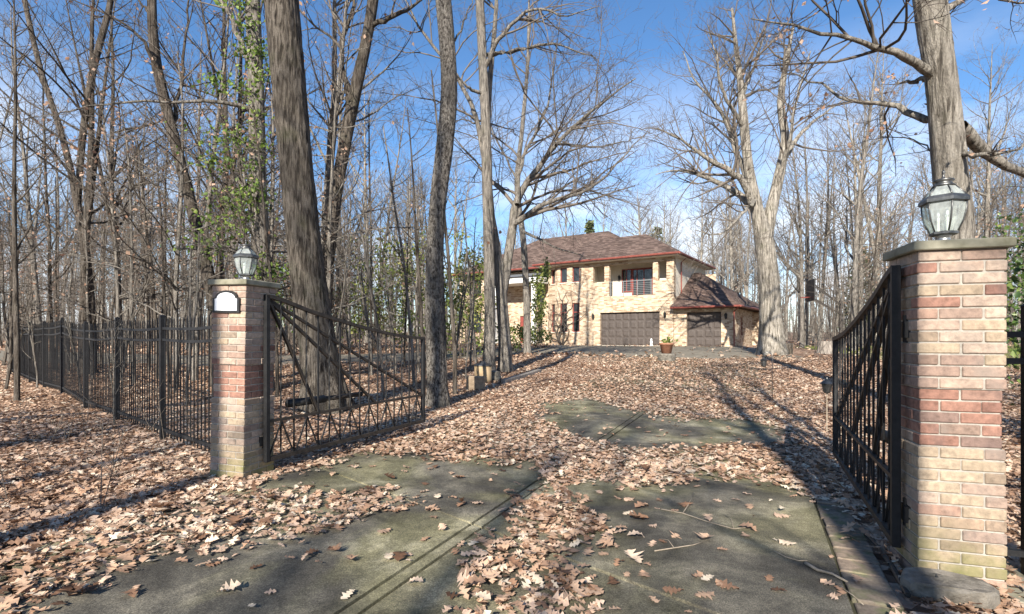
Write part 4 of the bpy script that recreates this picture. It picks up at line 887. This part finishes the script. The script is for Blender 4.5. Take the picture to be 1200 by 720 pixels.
bush(545, 418, 'tall yellow-green bush left of the clump of grey trunks', [((0, 0, 1.6), (1.5, 1, 1.6), 650), ((-.6, 0, 3.2), (1.4, .9, 1.2), 450), ((.5, 0, 4.4), (1.0, .8, 1.2), 300)], .17, 'shrub', 53, SG, tint=(.3, 1))
bush(566, 411, 'tall thicket of green shrubs between the clump and the house wing', [((0, 0, 1.8), (1.3, 1, 1.8), 520), ((.2, 0, 4.0), (1.3, .9, 1.5), 380), ((-.4, 0, 5.8), (1.0, .8, 1.0), 150)], .15, 'shrub', 59, SG, tint=(.25, 1))
bush(526, 411, 'broad green thicket hiding the end of the house wing', [((0, 0, 2), (1.8, 1, 2), 560), ((.2, 0, 4.6), (1.6, .9, 1.6), 420), ((-.4, 0, 6.4), (1.2, .8, 1.0), 150)], .16, 'shrub', 60, SG, tint=(.25, 1))
bush(440, 411, 'loose green bush in the woods behind the gate', [((0, 0, 2.4), (2.4, 1.4, 1.8), 1300), ((.6, 0, 5.0), (2.2, 1.2, 1.6), 1100)], .18, 'shrub', 54, SG, tint=(.2, .95))
bush(345, 410, 'green understory shrub between the vine trunk and thick trunk', [((0, 0, 2.6), (2.4, 1.4, 1.6), 900), ((-.8, 0, 4.6), (2.0, 1.2, 1.0), 300)], .18, 'ivy', 55, SG)
bush(480, 409, 'sparse green bush behind the scaly grey trunk', [((0, 0, 2.0), (1.6, 1.2, 1.6), 420), ((.4, 0, 4), (1.4, 1, 1.2), 300)], .18, 'shrub', 58, SG, tint=(.1, .8))
foliage_thing('evergreen_shrub', 'glossy evergreen shrub behind the plain pillar and short fence', 'shrub', (7.2, 6.4, 0), [((0, 0, 1.1), (1.1, .9, 1.1), 1700), ((.05, 0, 2.2), (.9, .8, .9), 1300), ((-.1, 0, 3.0), (.6, .5, .6), 420)], .085, M['holly'], 56)
foliage_thing('evergreen_shrub', 'tall evergreen holly beyond the short fence in the woods', 'shrub', (15.2, 14.5, gzf(15.2, 14.5)), [((0, 0, 2.0), (1.8, 1.4, 2), 1700), ((.05, 0, 4.4), (1.4, 1.2, 1.6), 1100)], .13, M['holly'], 57)
# conifers behind the house
def conifer(px, Z, H, label, seed, rf=.3, n=1500):
    g = np.random.default_rng(seed); x = (px - CX) / F * Z; b = (x, Z, gzf(x, Z)); root = empty('conifer', b, 0, label, 'tree', 'conifers behind the house')
    MB().tube([(0, 0, -.1), (0, 0, H * .5), (0, 0, H)], [.28, .17, .03], 8).build('trunk', M['bark_dark'], root, True)
    z = H * (.15 + .85 * g.uniform(0, 1, n) ** .8); r_ = ((H - z) * rf + .2) * g.uniform(.15, 1, n) ** .6 + .1; a = np.round(g.uniform(0, 40, n)) * .41 + g.normal(0, .1, n)
    P = np.stack([r_ * np.cos(a), r_ * np.sin(a), z - r_ * .25 + g.normal(0, .15, n)], 1); v, f, c = leafcloud(P, .5, g, flat=.5); tag(link('crown', npmesh('crown', v, [f], M['pine'], False, c), root), kind='stuff')
conifer(691, 72, 16.2, 'small pointed conifer tip showing over the roof', 61, .16, 1200); conifer(770, 78, 16.6, 'broad loose conifer behind the main roof ridge', 62, .5, 1000); conifer(1010, 74, 13, 'dark conifer deep in the woods behind the hoop', 63)

# far woods that read as one mass of stems
g = np.random.default_rng(77); FW = []
for n, z0, z1, h0, h1, ra, rb, dn in ((1300, 85, 150, 8, 19, .05, .17, .6), (2600, 70, 120, 1.5, 6.5, .03, .07, 1.3)):
    px = g.uniform(-200, 1400, n); Z = g.uniform(z0, z1, n); X = (px - CX) / F * Z; zb = gz(X, Z) - .2; H = g.uniform(h0, h1, n); K = 4; tt = np.linspace(0, 1, K)
    P = np.stack([X[:, None] + (g.normal(0, .08, (n, 1)) * H[:, None] * tt + g.normal(0, .12, (n, K))), np.repeat(Z[:, None], K, 1), zb[:, None] + H[:, None] * tt], -1); Rr = (g.uniform(ra, rb, (n, 1))) * (1 - .8 * tt)[None]
    q1, r1 = spawn(P, Rr, dn, .15, 1, 45, 14, .34, .55, 4, .12, .05, g, 2, .025); FW += [tubes(P, Rr, 4), tubes(q1, r1, 3)]
v, f = merge(FW)
tag(link('far_woods', npmesh('far_woods', v, [f], M['twig'], True)), 'distant leafless woods closing off the view behind everything', 'woods', kind='stuff')
# brushy undergrowth in the woods
n = 3400; px = np.concatenate([g.uniform(-120, 560, 2200), g.uniform(850, 1300, 1200)]); Z = g.uniform(20, 85, n); X = (px - CX) / F * Z
ok = np.array([clear(a, b) for a, b in zip(X, Z)]); X, Z = X[ok], Z[ok]; n = len(X); H = g.uniform(.5, 2.6, n); K = 4; tt = np.linspace(0, 1, K)
P = np.stack([X[:, None] + g.normal(0, .25, (n, 1)) * tt * H[:, None], Z[:, None] + g.normal(0, .25, (n, 1)) * tt * H[:, None], gz(X, Z)[:, None] - .05 + H[:, None] * tt], -1); Rr = g.uniform(.006, .016, (n, 1)) * (1 - .6 * tt)[None]
q1, r1 = spawn(P, Rr, 4, .2, 1, 42, 14, .5, .6, 3, .15, .03, g, 3, .005)
v, f = merge([tubes(P, Rr, 3), tubes(q1, r1, 3)]); tag(link('undergrowth', npmesh('undergrowth', v, [f], M['twig'], True)), 'tangle of dry brown brush covering the floor of the woods', 'undergrowth', kind='stuff')

# ------------------------------------------------------------------ lawn by the garage wing
gridsheet('lawn', [(15.5, 20), (34, 18), (44, 46), (18, 34)], .004, simple('lawn_soil', (.1, .095, .04), (.2, .18, .085), 3, .95, 0, .5))
n = 26000; g = np.random.default_rng(88); u = g.uniform(0, 1, (n, 2)); q = np.array([(15.5, 20), (34, 18), (44, 46), (18, 34)], float)
XY = (q[0] * (1 - u[:, :1]) * (1 - u[:, 1:]) + q[1] * u[:, :1] * (1 - u[:, 1:]) + q[2] * u[:, :1] * u[:, 1:] + q[3] * (1 - u[:, :1]) * u[:, 1:])
a = g.uniform(0, 6.28, n); h = g.uniform(.05, .13, n); b0 = np.stack([XY[:, 0], XY[:, 1], gz(XY[:, 0], XY[:, 1])], 1); dx = np.stack([np.cos(a), np.sin(a), 0 * a], 1) * .012
tip = b0 + np.stack([g.normal(0, .03, n), g.normal(0, .03, n), h], 1); V = np.stack([b0 - dx, b0 + dx, tip], 1).reshape(-1, 3)
tag(link('lawn_grass', npmesh('lawn_grass', V, [np.arange(3 * n).reshape(-1, 3)], M['grass'], False, np.repeat(g.uniform(0, 1, n), 3))), 'short yellow-green grass beside the garage wing', 'grass', kind='stuff')

# ------------------------------------------------------------------ fallen leaves
def inpoly(x, y, poly):
    r_ = np.zeros(len(x), bool); p = np.array(poly, float); j = len(p) - 1
    for i in range(len(p)):
        c = ((p[i, 1] > y) != (p[j, 1] > y)) & (x < (p[j, 0] - p[i, 0]) * (y - p[i, 1]) / (p[j, 1] - p[i, 1] + 1e-9) + p[i, 0]); r_ ^= c; j = i
    return r_
BARE = [[(255, 585), (320, 563), (400, 540), (445, 533), (560, 545), (640, 541), (640, 572), (612, 600), (566, 655), (532, 720), (515, 900), (-60, 900), (10, 712), (70, 706), (160, 672), (250, 648), (330, 632), (400, 622), (470, 605), (490, 596), (470, 588), (380, 580), (320, 584)],
        [(668, 574), (720, 566), (790, 575), (845, 558), (905, 562), (945, 582), (1010, 720), (1060, 900), (725, 900), (706, 720), (686, 668), (700, 620), (680, 600)],
        [(630, 476), (690, 466), (725, 478), (800, 494), (880, 492), (925, 511), (915, 525), (830, 525), (770, 533), (720, 524), (665, 513), (636, 496)],
        [(640, 404), (700, 400), (980, 405), (985, 418), (900, 418), (830, 422), (760, 419), (640, 413)],
        [(945, 586), (992, 594), (1020, 640), (1078, 722), (1000, 722)]]
BW = [[(hit(max(min(a, 3000), -3000), b).x, hit(a, b).y) for a, b in poly] for poly in BARE]
def density(x, y, g):
    jx = x + .10 * np.sin(9 * x + 3 * y) + g.normal(0, .07, len(x)) * (1 + y * .06); jy = y + .12 * np.sin(7 * x - 5 * y) + g.normal(0, .09, len(x)) * (1 + y * .06)
    d = np.ones(len(x))
    for k_, p in enumerate(BW): d[inpoly(jx, jy, p)] = .07 if k_ == 3 else .012
    bb = (x - DO[0]) * DN[0] + (y - DO[1]) * DN[1]; aa = (x - DO[0]) * DD[0] + (y - DO[1]) * DD[1]; d[(bb > BR) & (bb < 2.72) & (aa < 2.7)] *= .1; d[(np.abs(bb) < BR) & (aa < 1.6)] *= .72
    q = inpoly(x, y, [(15.5, 20), (34, 18), (44, 46), (18, 34)]); d[q] *= .28
    lane = np.array([(5.5, 31), (1, 29), (-4, 25), (-9, 23), (-16, 23), (-26, 26), (-40, 30)], float); mn = np.full(len(x), 99.)
    for i in range(len(lane) - 1):
        p, e = lane[i], lane[i + 1] - lane[i]; tt = np.clip(((x - p[0]) * e[0] + (y - p[1]) * e[1]) / np.dot(e, e), 0, 1); mn = np.minimum(mn, np.hypot(p[0] + e[0] * tt - x, p[1] + e[1] * tt - y))
    d[mn < 2.2] *= .06
    q = np.stack([x - HO.x, y - HO.y], 1); s = q @ np.array(HS[:2]); t = q @ np.array(HT[:2]); d[(s > -20.4) & (s < 5.7) & (t > -.3) & (t < 13)] = 0
    for pc in (PL, PR): c_, s_ = math.cos(-AR), math.sin(-AR); qx, qy = x - pc[0], y - pc[1]; d[(np.abs(qx * c_ - qy * s_) < .24) & (np.abs(qx * s_ + qy * c_) < .24)] = 0
    return d
def surf(x, y):
    b = (x - DO[0]) * DN[0] + (y - DO[1]) * DN[1]; a = (x - DO[0]) * DD[0] + (y - DO[1]) * DD[1]
    return gz(x, y) + np.where((b > BL) & (b < BR) & (a < 22.5), .026, np.where((b >= BR) & (b < 2.7) & (a < 10), .024, .0))
def leaf_profile(hi):
    if hi == 2: return [0, .1, .2, .3, .4, .52, .62, .73, .83, .92, 1], [.015, .03, .2, .08, .34, .12, .42, .15, .28, .12, 0]
    if hi == 1: return [0, .22, .36, .52, .66, .8, 1], [.02, .27, .07, .42, .1, .3, 0]
    if hi == 0: return [0, .45, 1], [.05, .36, 0]
    return [0, .48, 1], [.03, .4, 0]
def leaves_mesh(x, y, z, size, g, hi, tiltsd):
    t, wv = leaf_profile(hi); t = np.array(t); wv = np.array(wv); m = len(t); n = len(x)
    az = g.uniform(0, 6.283, n); pit = g.normal(0, tiltsd, n); rol = g.normal(0, tiltsd, n); bend = g.normal(0, .3, n); cup = g.normal(.06, .2, n); L_ = size * g.uniform(.5, 1.35, n); wk = g.uniform(.75, 1.2, n)
    yl = np.concatenate([t - .5] * 3)[None] * L_[:, None]; asym = 1 + .18 * g.standard_normal((n, m))
    xw = np.concatenate([-wv, 0 * wv, wv])[None] * np.concatenate([asym, asym, asym[:, ::-1]], 1) * (L_ * wk)[:, None]
    zz = bend[:, None] * yl ** 2 / L_[:, None] + cup[:, None] * np.abs(xw) + .03 * L_[:, None] * g.standard_normal((n, 3 * m))
    y1 = yl * np.cos(pit)[:, None] - zz * np.sin(pit)[:, None]; z1 = yl * np.sin(pit)[:, None] + zz * np.cos(pit)[:, None]
    x1 = xw * np.cos(rol)[:, None] + z1 * np.sin(rol)[:, None]; z2 = -xw * np.sin(rol)[:, None] + z1 * np.cos(rol)[:, None]
    z2 -= z2.min(1, keepdims=True)
    X = x1 * np.cos(az)[:, None] - y1 * np.sin(az)[:, None] + x[:, None]; Y = x1 * np.sin(az)[:, None] + y1 * np.cos(az)[:, None] + y[:, None]; Zz = z2 + z[:, None]
    V = np.stack([X, Y, Zz], -1).reshape(-1, 3); b = np.arange(n)[:, None] * 3 * m; fs = []
    for i in range(m - 1):
        fs.append(np.concatenate([b + i, b + m + i, b + m + i + 1, b + i + 1], 1)); fs.append(np.concatenate([b + m + i, b + 2*m + i, b + 2*m + i + 1, b + m + i + 1], 1))
    c = np.clip(g.normal(.58, .28, n) + .1 * np.sin(x * 1.3 + y), 0, 1)
    if hi < 0:   # far leaves: a folded kite of two triangles
        V = V.reshape(n, 9, 3)[:, [3, 7, 5, 1]].reshape(-1, 3); b = np.arange(n)[:, None] * 4
        return V, np.concatenate([b + [[0, 1, 2]], b + [[0, 2, 3]]]), np.repeat(c, 4)
    return V, np.concatenate(fs), np.repeat(c, 3 * m)
def carpet(Z0, Z1, dn, size, hi, seed, lift, tiltsd, px0=-60, px1=1260):
    g = np.random.default_rng(seed); u0, u1 = (px0 - CX) / F, (px1 - CX) / F; area = (u1 - u0) * (Z1 ** 2 - Z0 ** 2) / 2; n = int(area * dn)
    y = np.sqrt(g.uniform(Z0 ** 2, Z1 ** 2, n)); x = g.uniform(u0, u1, n) * y; k = g.uniform(0, 1, n) < density(x, y, g); x, y = x[k], y[k]
    off = np.abs((x - DO[0]) * DN[0] + (y - DO[1]) * DN[1]) > 2.6
    z = surf(x, y) + g.uniform(0, lift, len(x)) * np.where(off, 1.5, 1) * (.6 + .5 * np.sin(3 * x) * np.sin(2.3 * y))
    return leaves_mesh(x, y, z, size, g, hi, tiltsd)
for nm, args in (('a', (1.2, 6.2, 680, .079, 1, 91, .024, .23)), ('b', (6.2, 13, 860, .066, -1, 92, .022, .2)), ('c', (13, 24, 330, .078, -1, 93, .026, .22)), ('d', (24, 60, 30, .17, -1, 94, .05, .33))):
    v, f, c = carpet(*args); lc = link('leaf_litter', npmesh('leaf_litter', v, [f], M['dead_carpet'], False, c))
    tag(lc, {'a': 'thick drift of brown oak leaves strewn around the gateway', 'b': 'brown leaf carpet covering the drive beyond the open gates', 'c': 'brown leaf carpet between the planter and the clump of trunks', 'd': 'fallen leaves spread over the floor of the woods'}[nm], 'leaves', kind='stuff')
# the 300 loose leaves that show largest
g = np.random.default_rng(99); lms = []
for k in range(10):
    v, f, c = leaves_mesh(np.zeros(1), np.zeros(1), np.zeros(1), .12, g, 2, .07); lms.append(npmesh('fallen_leaf', v, [f], M['dead_leaf']))
cnt = 0
def drop(x, y, dz=.003):
    o = link('fallen_leaf', random.choice(lms), None, (x, y, float(surf(np.array([x]), np.array([y]))[0]) + dz), (random.uniform(-.06, .06), random.uniform(-.06, .06), random.uniform(0, 6.28))); s = random.uniform(.7, 1.15); o.scale = (s, s, s)
    tag(o, 'single brown oak leaf lying loose on the concrete drive', 'leaf', 'loose leaves on the drive')
for px, py in ((155, 708), (268, 705), (300, 670), (250, 668), (262, 655), (150, 672), (370, 655), (395, 650), (452, 660), (480, 665), (452, 630), (470, 660), (540, 668), (483, 690), (410, 704), (545, 600), (510, 602), (528, 588), (560, 596), (575, 562), (500, 548), (460, 565), (410, 549), (415, 580), (385, 575), (392, 562), (360, 575), (500, 640), (512, 612), (497, 572), (536, 566), (585, 554), (440, 551), (600, 590),
               (765, 622), (756, 602), (752, 614), (700, 583), (690, 591), (740, 580), (770, 592), (780, 641), (717, 690), (737, 682), (757, 681), (744, 665), (905, 688), (828, 705), (830, 690), (855, 697), (762, 712), (790, 700), (858, 590), (893, 574), (878, 625), (742, 635), (732, 609), (800, 600), (825, 640), (660, 470), (690, 495), (745, 505), (805, 512), (850, 508), (880, 512), (700, 485), (720, 505), (775, 515)):
    p = hit(px + random.uniform(-4, 4), py + random.uniform(-2, 2)); drop(p.x, p.y); cnt += 1
while cnt < 300:
    y = math.sqrt(random.uniform(2.6 ** 2, 8.2 ** 2)); px = random.uniform(20, 1000); x = (px - CX) / F * y
    bb = (x - DO[0]) * DN[0] + (y - DO[1]) * DN[1]
    if not (BL + .1 < bb < BR - .1): continue
    d = density(np.array([x]), np.array([y]), g)[0]
    if d < .1 and random.random() > .07: continue
    drop(x, y, .004 if d < .1 else .03); cnt += 1

# ------------------------------------------------------------------ small things
def stick(label, pts, r_, extra=(), group='sticks on the drive', mat='stick'):
    P = [Vector((*hit(a, b)[:2], 0)) for a, b in pts]; P = [Vector((p.x, p.y, float(surf(np.array([p.x]), np.array([p.y]))[0]) + r_ * .9)) for p in P]
    root = empty('fallen_stick', P[0], 0, label, 'stick', group); n = len(P)
    MB().tube([p - P[0] for p in P], [r_ * (1 - .5 * i / (n - 1)) for i in range(n)], 7).build('shaft', M[mat], root, True)
    for a, b, h in extra:
        q = P[a]; e = hit(*b); e = Vector((e.x, e.y, gzf(e.x, e.y) + h)); MB().tube([q - P[0], (q + e) / 2 - P[0] + Vector((.02, 0, .02)), e - P[0]], [r_ * .5, r_ * .4, r_ * .25], 6).build('side_twig', M[mat], root, True)
stick('long thin forked twig on the dark concrete', [(775, 602), (800, 608), (830, 618), (860, 625), (882, 624)], .0045, [(1, (813, 582), .03), (1, (808, 592), .02), (3, (848, 606), .02)])
stick('short dark twig beside the loose leaves', [(767, 652), (790, 651), (812, 644), (823, 641)], .0045, [(1, (770, 636), .02)], mat='bark_dark' if False else 'stick')
stick('thick pale stick near the brick paver border', [(944, 670), (958, 677), (975, 683), (993, 690)], .011)
stick('thin twig lying parallel to the thick pale stick', [(907, 652), (922, 660), (936, 663), (946, 663)], .0035)
stick('thin twig crossing the edge of the paver border', [(977, 690), (1000, 705), (1012, 716)], .004)
# flat stone and footing at the plain pillar, black edging strips
p = hit(1110, 704); g = np.random.default_rng(8); rg = []
ol = [(-.22, -.02), (-.2, -.1), (-.1, -.125), (.02, -.12), (.13, -.13), (.2, -.09), (.215, -.01), (.2, .07), (.12, .1), (.0, .115), (-.1, .1), (-.19, .08)]
for k_, zz in ((1, -.03), (1.0, .035), (.93, .052), (.6, .05), (.25, .056)): rg.append([(x * k_ + g.normal(0, .007), y * k_ + g.normal(0, .006), zz + (g.normal(0, .006) if zz > .04 else 0)) for x, y in ol])
v = [q for r_ in rg for q in r_]; f = [(r_ * 12 + k, r_ * 12 + (k + 1) % 12, r_ * 12 + 12 + (k + 1) % 12, r_ * 12 + 12 + k) for r_ in range(4) for k in range(12)] + [tuple(range(48, 60))]
o = MB().add(v, f).build('flat_stone', M['stone'], None, loc=(p.x, p.y, .045), rot=(.02, .03, AR - .05)); tag(o, 'flat dark weathered stone lying at the foot of the plain pillar', 'stone')
o = MB().box(-.34, .42, -.3, .3, -.06, .03).build('footing_slab', M['capstone'], None, bevel=.01, loc=(PR[0] + .1, PR[1] - .12, 0), rot=(0, 0, AR)); tag(o, 'mossy concrete footing slab under the plain pillar', 'slab', None)
o = MB().box(-.3, .3, -.3, .3, -.06, .015).build('footing_slab', M['capstone'], None, bevel=.01, loc=(PL[0], PL[1], .0), rot=(0, 0, AR)); tag(o, 'mossy concrete footing slab under the plaque pillar', 'slab', None)
ed = [hit(a, b) for a, b in ((1064, 708), (1046, 672), (1028, 645), (1015, 632))]
o = MB().tube([(q.x, q.y, q.z + .03) for q in ed], .016, 8).build('edging_strip', M['black_paint']); tag(o, 'black plastic edging strip between paver border and gate', 'edging')
# planter on a stone ring before the garage
p = hit(781, 424)
o = MB().lathe([(.3, 0), (.36, .02), (.37, .28), (.33, .34), (.25, .345)], 18).build('stone_ring', M['stone'], None, loc=p); tag(o, 'weathered round stump carrying the terracotta planter', 'stump')
pr = empty('planter', (p.x, p.y, p.z + .347), 0, 'terracotta planter pot standing on a stump before the garage', 'planter')
MB().lathe([(.2, 0), (.27, .36), (.31, .37), (.31, .44), (.27, .44), (.25, .36), (.1, .34)], 20).build('pot', M['terracotta'], pr, True); MB().lathe([(.26, .37), (.1, .4), (.01, .41)], 16).build('soil', M['joint'], pr)
v, f, c = leafcloud(np.random.default_rng(3).normal(0, 1, (60, 3)) * (.12, .12, .06) + (.05, 0, .5), .14, np.random.default_rng(4)); tag(link('dry_plant', npmesh('dry_plant', v, [f], M['shrub'], False, c), pr), kind='stuff')
# log blocks with a path light
p = hit(566, 449); lg = empty('log_block', p, .4, 'upright sawn log block with a dark lid beside the drive', 'log')
MB().lathe([(.24, -.02), (.26, .1), (.25, .5)], 16).build('log', M['wood_cut'], lg, True); MB().lathe([(.27, .5), (.27, .53), (.1, .57), (.02, .63)], 16).build('lid', M['lantern_metal'], lg)
p2 = hit(557, 457); o = MB().prism([(-.28, -.1), (.22, -.14), (.27, .1), (-.2, .14)], -.03, .36).build('stone_block', M['terracotta_stone'], None, bevel=.03, loc=p2, rot=(0, .06, .3)); tag(o, 'squat weathered block leaning before the sawn log', 'block')
p3 = hit(578, 447); o = MB().lathe([(.16, 0), (.2, .1), (.17, .3), (.05, .34)], 12).build('dark_boulder', M['stone'], None, loc=(p3.x, p3.y, p3.z - .02)); o.scale = (1.2, .9, 1); tag(o, 'dark rounded stone tucked against the sawn log', 'stone')
# edge timbers along the drive by the log
a_, b_ = hit(590, 450), hit(632, 437); o = MB().bar((0, 0, .05), (b_.x - a_.x, b_.y - a_.y, b_.z - a_.z + .05), .16, .14).build('edge_timber', M['grey_bark_cut'], None, bevel=.015, loc=a_); tag(o, 'grey timber laid along the drive edge near the log block', 'timber')
# lantern on a shepherd hook, stake lantern
p = hit(905, 470); h = empty('hook_lantern', p, 0, 'small lantern hanging from a thin shepherd hook on the drive edge', 'lantern')
MB().tube([(0, 0, -.05), (0, 0, .95), (-.03, 0, 1.06), (-.1, 0, 1.1), (-.17, 0, 1.06), (-.19, 0, .98)], .009, 6).build('hook', M['steel'], h, True)
MB().lathe([(.03, .76), (.05, .78), (.065, .9), (.08, .905), (.03, .95), (.01, .97)], 8, (-.19, 0)).build('lamp', M['lantern_metal'], h); MB().lathe([(.09, .9), (.09, .905), (.02, .955), (.01, .98)], 8, (-.19, 0)).build('lamp_roof', M['black_paint'], h)
p = hit(969, 508); h = empty('stake_lantern', p, 0, 'small lantern on a stake near the free end of the gate', 'lantern')
MB().tube([(0, 0, -.05), (0, 0, .62)], .009, 6).build('stake', M['stick'], h); MB().lathe([(.03, .6), (.05, .62), (.075, .74), (.07, .745)], 8).build('glass', M['lantern_metal'], h); MB().lathe([(.1, .745), (.1, .75), (.04, .8), (.015, .82), (.01, .84)], 8).build('lamp_roof', M['lantern_metal'], h)
# basketball hoop
Zb = 27; q = W(985, 395, Zb); gq = gzf(q.x, q.y); bh = empty('basketball_hoop', (q.x, q.y, gq), R(-17), 'basketball hoop on a grey pole at the edge of the lawn', 'basketball hoop')
MB().box(-.06, .06, -.06, .06, -.1, 2.7).build('pole', M['iron_worn'], bh); bd = W(954, 340, Zb); dx, dzb = bd.x - q.x, bd.z - gq
MB().box(dx - .03, dx + .03, -.85, .85, dzb - .55, dzb + .55).build('backboard', M['black_paint'], bh)
for s_ in (-.2, .2):
    MB().bar((dx, s_, dzb + .4), (0, s_ * .4, 2.5), .05, .05).build('arm', M['iron_worn'], bh); MB().bar((dx, s_, dzb - .35), (0, s_ * .4, 2.0), .05, .05).build('arm', M['iron_worn'], bh)
MB().tube([(dx - .28 + .23 * math.cos(2 * math.pi * k / 20), .23 * math.sin(2 * math.pi * k / 20), dzb - .35) for k in range(21)], .014, 6).build('rim', M['red_frame'], bh)
# stumps, bench, bin, ornament near the house
p = hit(921, 415); o = MB().lathe([(.34, -.05), (.3, .15), (.27, .5), (.22, .56)], 10).build('dark_stump', M['bark_dark'], None, loc=p); o.rotation_euler = (.05, .1, 0); tag(o, 'small dark stump right beside the great spreading oak', 'stump')
p = hit(967, 414); o = MB().lathe([(.42, -.05), (.36, .2), (.34, .62)], 14).build('pale_stump', M['grey_bark_cut'], None, loc=p); tag(o, 'pale sawn stump on the lawn near the hoop pole', 'stump')
q = W(955, 395, 40); bn = empty('garden_bench', (q.x, q.y, gzf(q.x, q.y)), .2, 'pale garden bench at the far edge of the lawn', 'bench')
for k in range(3): MB().box(-.8, .8, -.25 + k * .17, -.1 + k * .17, .42, .46).build('seat_slat', M['grey_bark_cut'], bn)
for k in range(2): MB().box(-.8, .8, .27, .31, .58 + k * .18, .7 + k * .18).build('back_slat', M['grey_bark_cut'], bn)
for s_ in (-.7, .7): MB().box(s_ - .04, s_ + .04, -.22, -.14, -.03, .42).build('leg', M['grey_bark_cut'], bn); MB().box(s_ - .04, s_ + .04, .22, .27, -.03, .88).build('leg', M['grey_bark_cut'], bn)
q = hp(6.5, 7.2); bn = empty('trash_bin', (q.x, q.y, gzf(q.x, q.y)), -HB, 'dark blue wheeled bin behind the garage wing', 'bin')
MB().add([(-.24,-.26,.05),(.24,-.26,.05),(.24,.26,.05),(-.24,.26,.05),(-.3,-.33,1),(.3,-.33,1),(.3,.33,1),(-.3,.33,1)], [(3,2,1,0),(4,5,6,7),(0,1,5,4),(1,2,6,5),(2,3,7,6),(3,0,4,7)]).build('body', M['blue_bin'], bn); MB().box(-.33, .33, -.37, .35, 1.003, 1.08).build('lid', M['blue_bin'], bn, bevel=.02)
for s_ in (-.25, .25): MB().tube([(s_ - .04, .28, .1), (s_ + .04, .28, .1)], .12, 12).build('wheel', M['black_paint'], bn)
q = hp(-.35, -.75); o = MB().lathe([(.11, 0), (.12, .06), (.06, .11), (.09, .22), (.1, .32), (.05, .37), (.07, .43), (.06, .5), (.02, .54)], 12).build('garden_ornament', M['white_trim'], None, True, loc=(q.x, q.y, gzf(q.x, q.y) + .006)); tag(o, 'small white garden ornament standing before the double garage door', 'ornament')
# bare vine creeping over the bay wall
g = np.random.default_rng(123); vr = empty('wall_vine', hp(-7.9, -.32), -HB, 'bare brown vine creeping up the bay wall between its windows', 'vine'); st = []
for k in range(9):
    p = np.array([g.normal(0, .12), 0., 0.]); d = np.array([g.normal(0, .5), 0, 1.]); L_ = []
    for i in range(18):
        d = unit(d + np.array([g.normal(0, .5), 0, g.normal(.1, .2)])); p = p + d * .27; p[0] = np.clip(p[0], -1.2, 2.2); L_.append((p[0], .12 - .03 * abs(p[0]) + g.uniform(-.02, .02), max(p[2], 0)))
    st.append(L_)
P = np.array(st); P[:, 0] = (0, .1, -.05); v1 = tubes(P, np.repeat(np.linspace(.05, .014, 18)[None], 9, 0), 5); q1, r1 = spawn(P, np.repeat(np.linspace(.04, .014, 18)[None], 9, 0), 1.2, .2, 1, 50, 15, .16, .6, 5, .2, .0, g, 1, .012); q1[..., 1] = np.clip(q1[..., 1], .02, .14)
v, f = merge([v1, tubes(q1, r1, 4)]); link('stems', npmesh('stems', v, [f], M['twig_dark'], True), vr)
# dry weed stems on the bank by the fence
for px, py in ((290, 512), (30, 505), (110, 515), (185, 505), (60, 545), (150, 560), (205, 535), (88, 520), (240, 530), (128, 600), (20, 590), (225, 500)):
    p = hit(px - 10, py); g = np.random.default_rng(px); root = empty('dry_weed', p, random.uniform(0, 6), 'dry leafless weed stalk poking from the leaves by the fence', 'weed', 'dry weeds by the fence'); Hh = g.uniform(.35, .9)
    P = np.stack([np.stack([g.normal(0, .05) * np.linspace(0, 1, 5) * 3, g.normal(0, .05) * np.linspace(0, 1, 5) * 3, np.linspace(-.03, Hh, 5)], 1) for _ in range(2)]); q1, r1 = spawn(P, np.full((2, 5), .005), 7, .3, 1, 45, 12, .5, .7, 5, .12, .02, g, 2, .0025)
    v, f = merge([tubes(P, np.repeat(np.linspace(.0045, .002, 5)[None], 2, 0), 4), tubes(q1, r1, 3)]); link('stems', npmesh('stems', v, [f], M['twig'], True), root)
